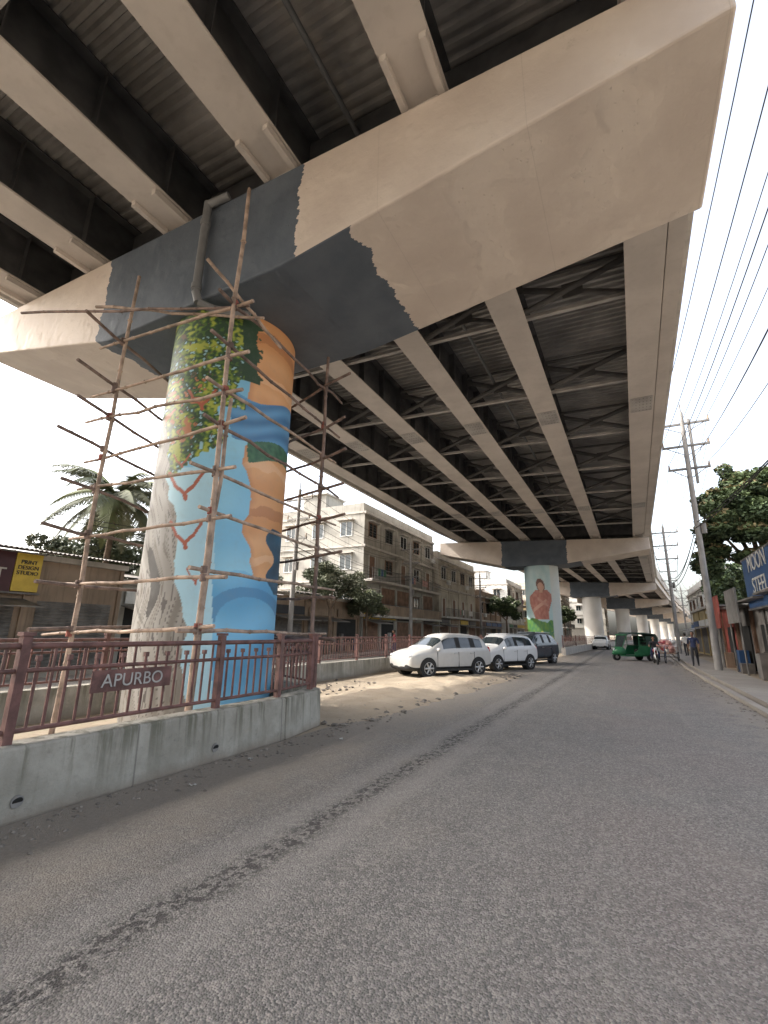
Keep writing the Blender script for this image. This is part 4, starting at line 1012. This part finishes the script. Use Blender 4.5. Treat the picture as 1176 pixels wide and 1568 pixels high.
def palm(x, y, h, nf=20, L=3.3):
    mb = MB(); pts = [Vector((x + .25 * math.sin(t * 2.2), y + .1 * t, h * t)) for t in [i / 8 for i in range(9)]]
    mb.path(pts, [.19 - .008 * i for i in range(9)], 'bark', 10); top = pts[-1]
    for i in range(nf):
        a = 2 * math.pi * i / nf * 1.618 * 2 + random.gauss(0, .1); el = random.uniform(-.3, 1.15); d = Vector((math.cos(a), math.sin(a), 0)); side = Vector((-d.y, d.x, 0))
        P0 = top.copy(); v = (d * math.cos(el) + Vector((0, 0, math.sin(el)))); pr = [P0]; n = 16; LL = L * random.uniform(.85, 1.1)
        for s in range(n):
            v = (v + Vector((0, 0, -.105))).normalized(); P0 = P0 + v * LL / n; pr.append(P0.copy())
        mb.path(pr, [.035 * (1 - s / (n + 1)) for s in range(n + 1)], 'leaf3', 4)
        k = random.choice(['leafd2', 'leafd', 'leafd', 'leaf3'])
        for s in range(1, n + 1):
            for q in range(3):
                b = pr[s - 1].lerp(pr[s], q / 3); ll = .9 * math.sin(math.pi * min(1, (s + q / 3) / n * .85 + .12)) + .1; f = (pr[s] - pr[s - 1]).normalized()
                for sg_ in (1, -1):
                    tip = b + (side * sg_ * .8 + f * .5 + Vector((0, 0, -.35 - random.uniform(0, .3)))).normalized() * ll
                    mb.add([b - f * .055, b + f * .055, tip], [(0, 1, 2)], k)
    for i in range(6): mb.ell(top + Vector((random.gauss(0, .2), random.gauss(0, .2), -.25)), (.13, .13, .16), 'leaf3', 8, 6)
    mb.build('coconut_palm')
palm(-24.2, 14.4, 8.4, 34, 4.0); palm(-22.6, 16.6, 5.4, 20, 2.8)

# ------------------------------------------------------------------ world, sun, camera
sunv = Vector((-1.06, -.4, 1.0)).normalized()
W = bpy.data.worlds.new('World'); S.world = W; W.use_nodes = True; nt = W.node_tree
bg = nt.nodes['Background']; sky = nt.nodes.new('ShaderNodeTexSky'); sky.sky_type = 'NISHITA'; sky.sun_disc = False
sky.sun_elevation = math.asin(sunv.z); sky.sun_rotation = math.atan2(sunv.x, sunv.y) % (2 * math.pi)
sky.dust_density = 6; sky.air_density = 1.2; sky.ozone_density = 1.0
hs = nt.nodes.new('ShaderNodeHueSaturation'); hs.inputs['Saturation'].default_value = .5; hs.inputs['Value'].default_value = 4.2
nt.links.new(sky.outputs[0], hs.inputs['Color']); nt.links.new(hs.outputs[0], bg.inputs[0]); bg.inputs[1].default_value = .15
sl = bpy.data.lights.new('sun', 'SUN'); sl.energy = 5.0; sl.angle = R(.6); sl.color = (1, .95, .87)
so = bpy.data.objects.new('sun', sl); COL.objects.link(so); so.rotation_euler = sunv.to_track_quat('Z', 'Y').to_euler()

cam = bpy.data.cameras.new('camera'); co = bpy.data.objects.new('camera', cam); COL.objects.link(co)
cam.sensor_fit = 'HORIZONTAL'; cam.sensor_width = 36; cam.lens = 36 * 700 / 1176; cam.clip_end = 3000; cam.clip_start = .05
yaw = R(27.6); pit = R(14.6); roll = R(1.0)
fw = Vector((-math.sin(yaw) * math.cos(pit), math.cos(yaw) * math.cos(pit), math.sin(pit)))
rt = Vector((math.cos(yaw), math.sin(yaw), 0)); up = rt.cross(fw)
r2 = rt * math.cos(roll) + up * math.sin(roll); u2 = up * math.cos(roll) - rt * math.sin(roll)
co.matrix_world = Matrix(((r2.x, u2.x, -fw.x, 0), (r2.y, u2.y, -fw.y, 0), (r2.z, u2.z, -fw.z, 1.65), (0, 0, 0, 1)))
S.camera = co
S.view_settings.view_transform = 'Standard'; S.view_settings.look = 'None'; S.view_settings.exposure = 0; S.view_settings.gamma = 1
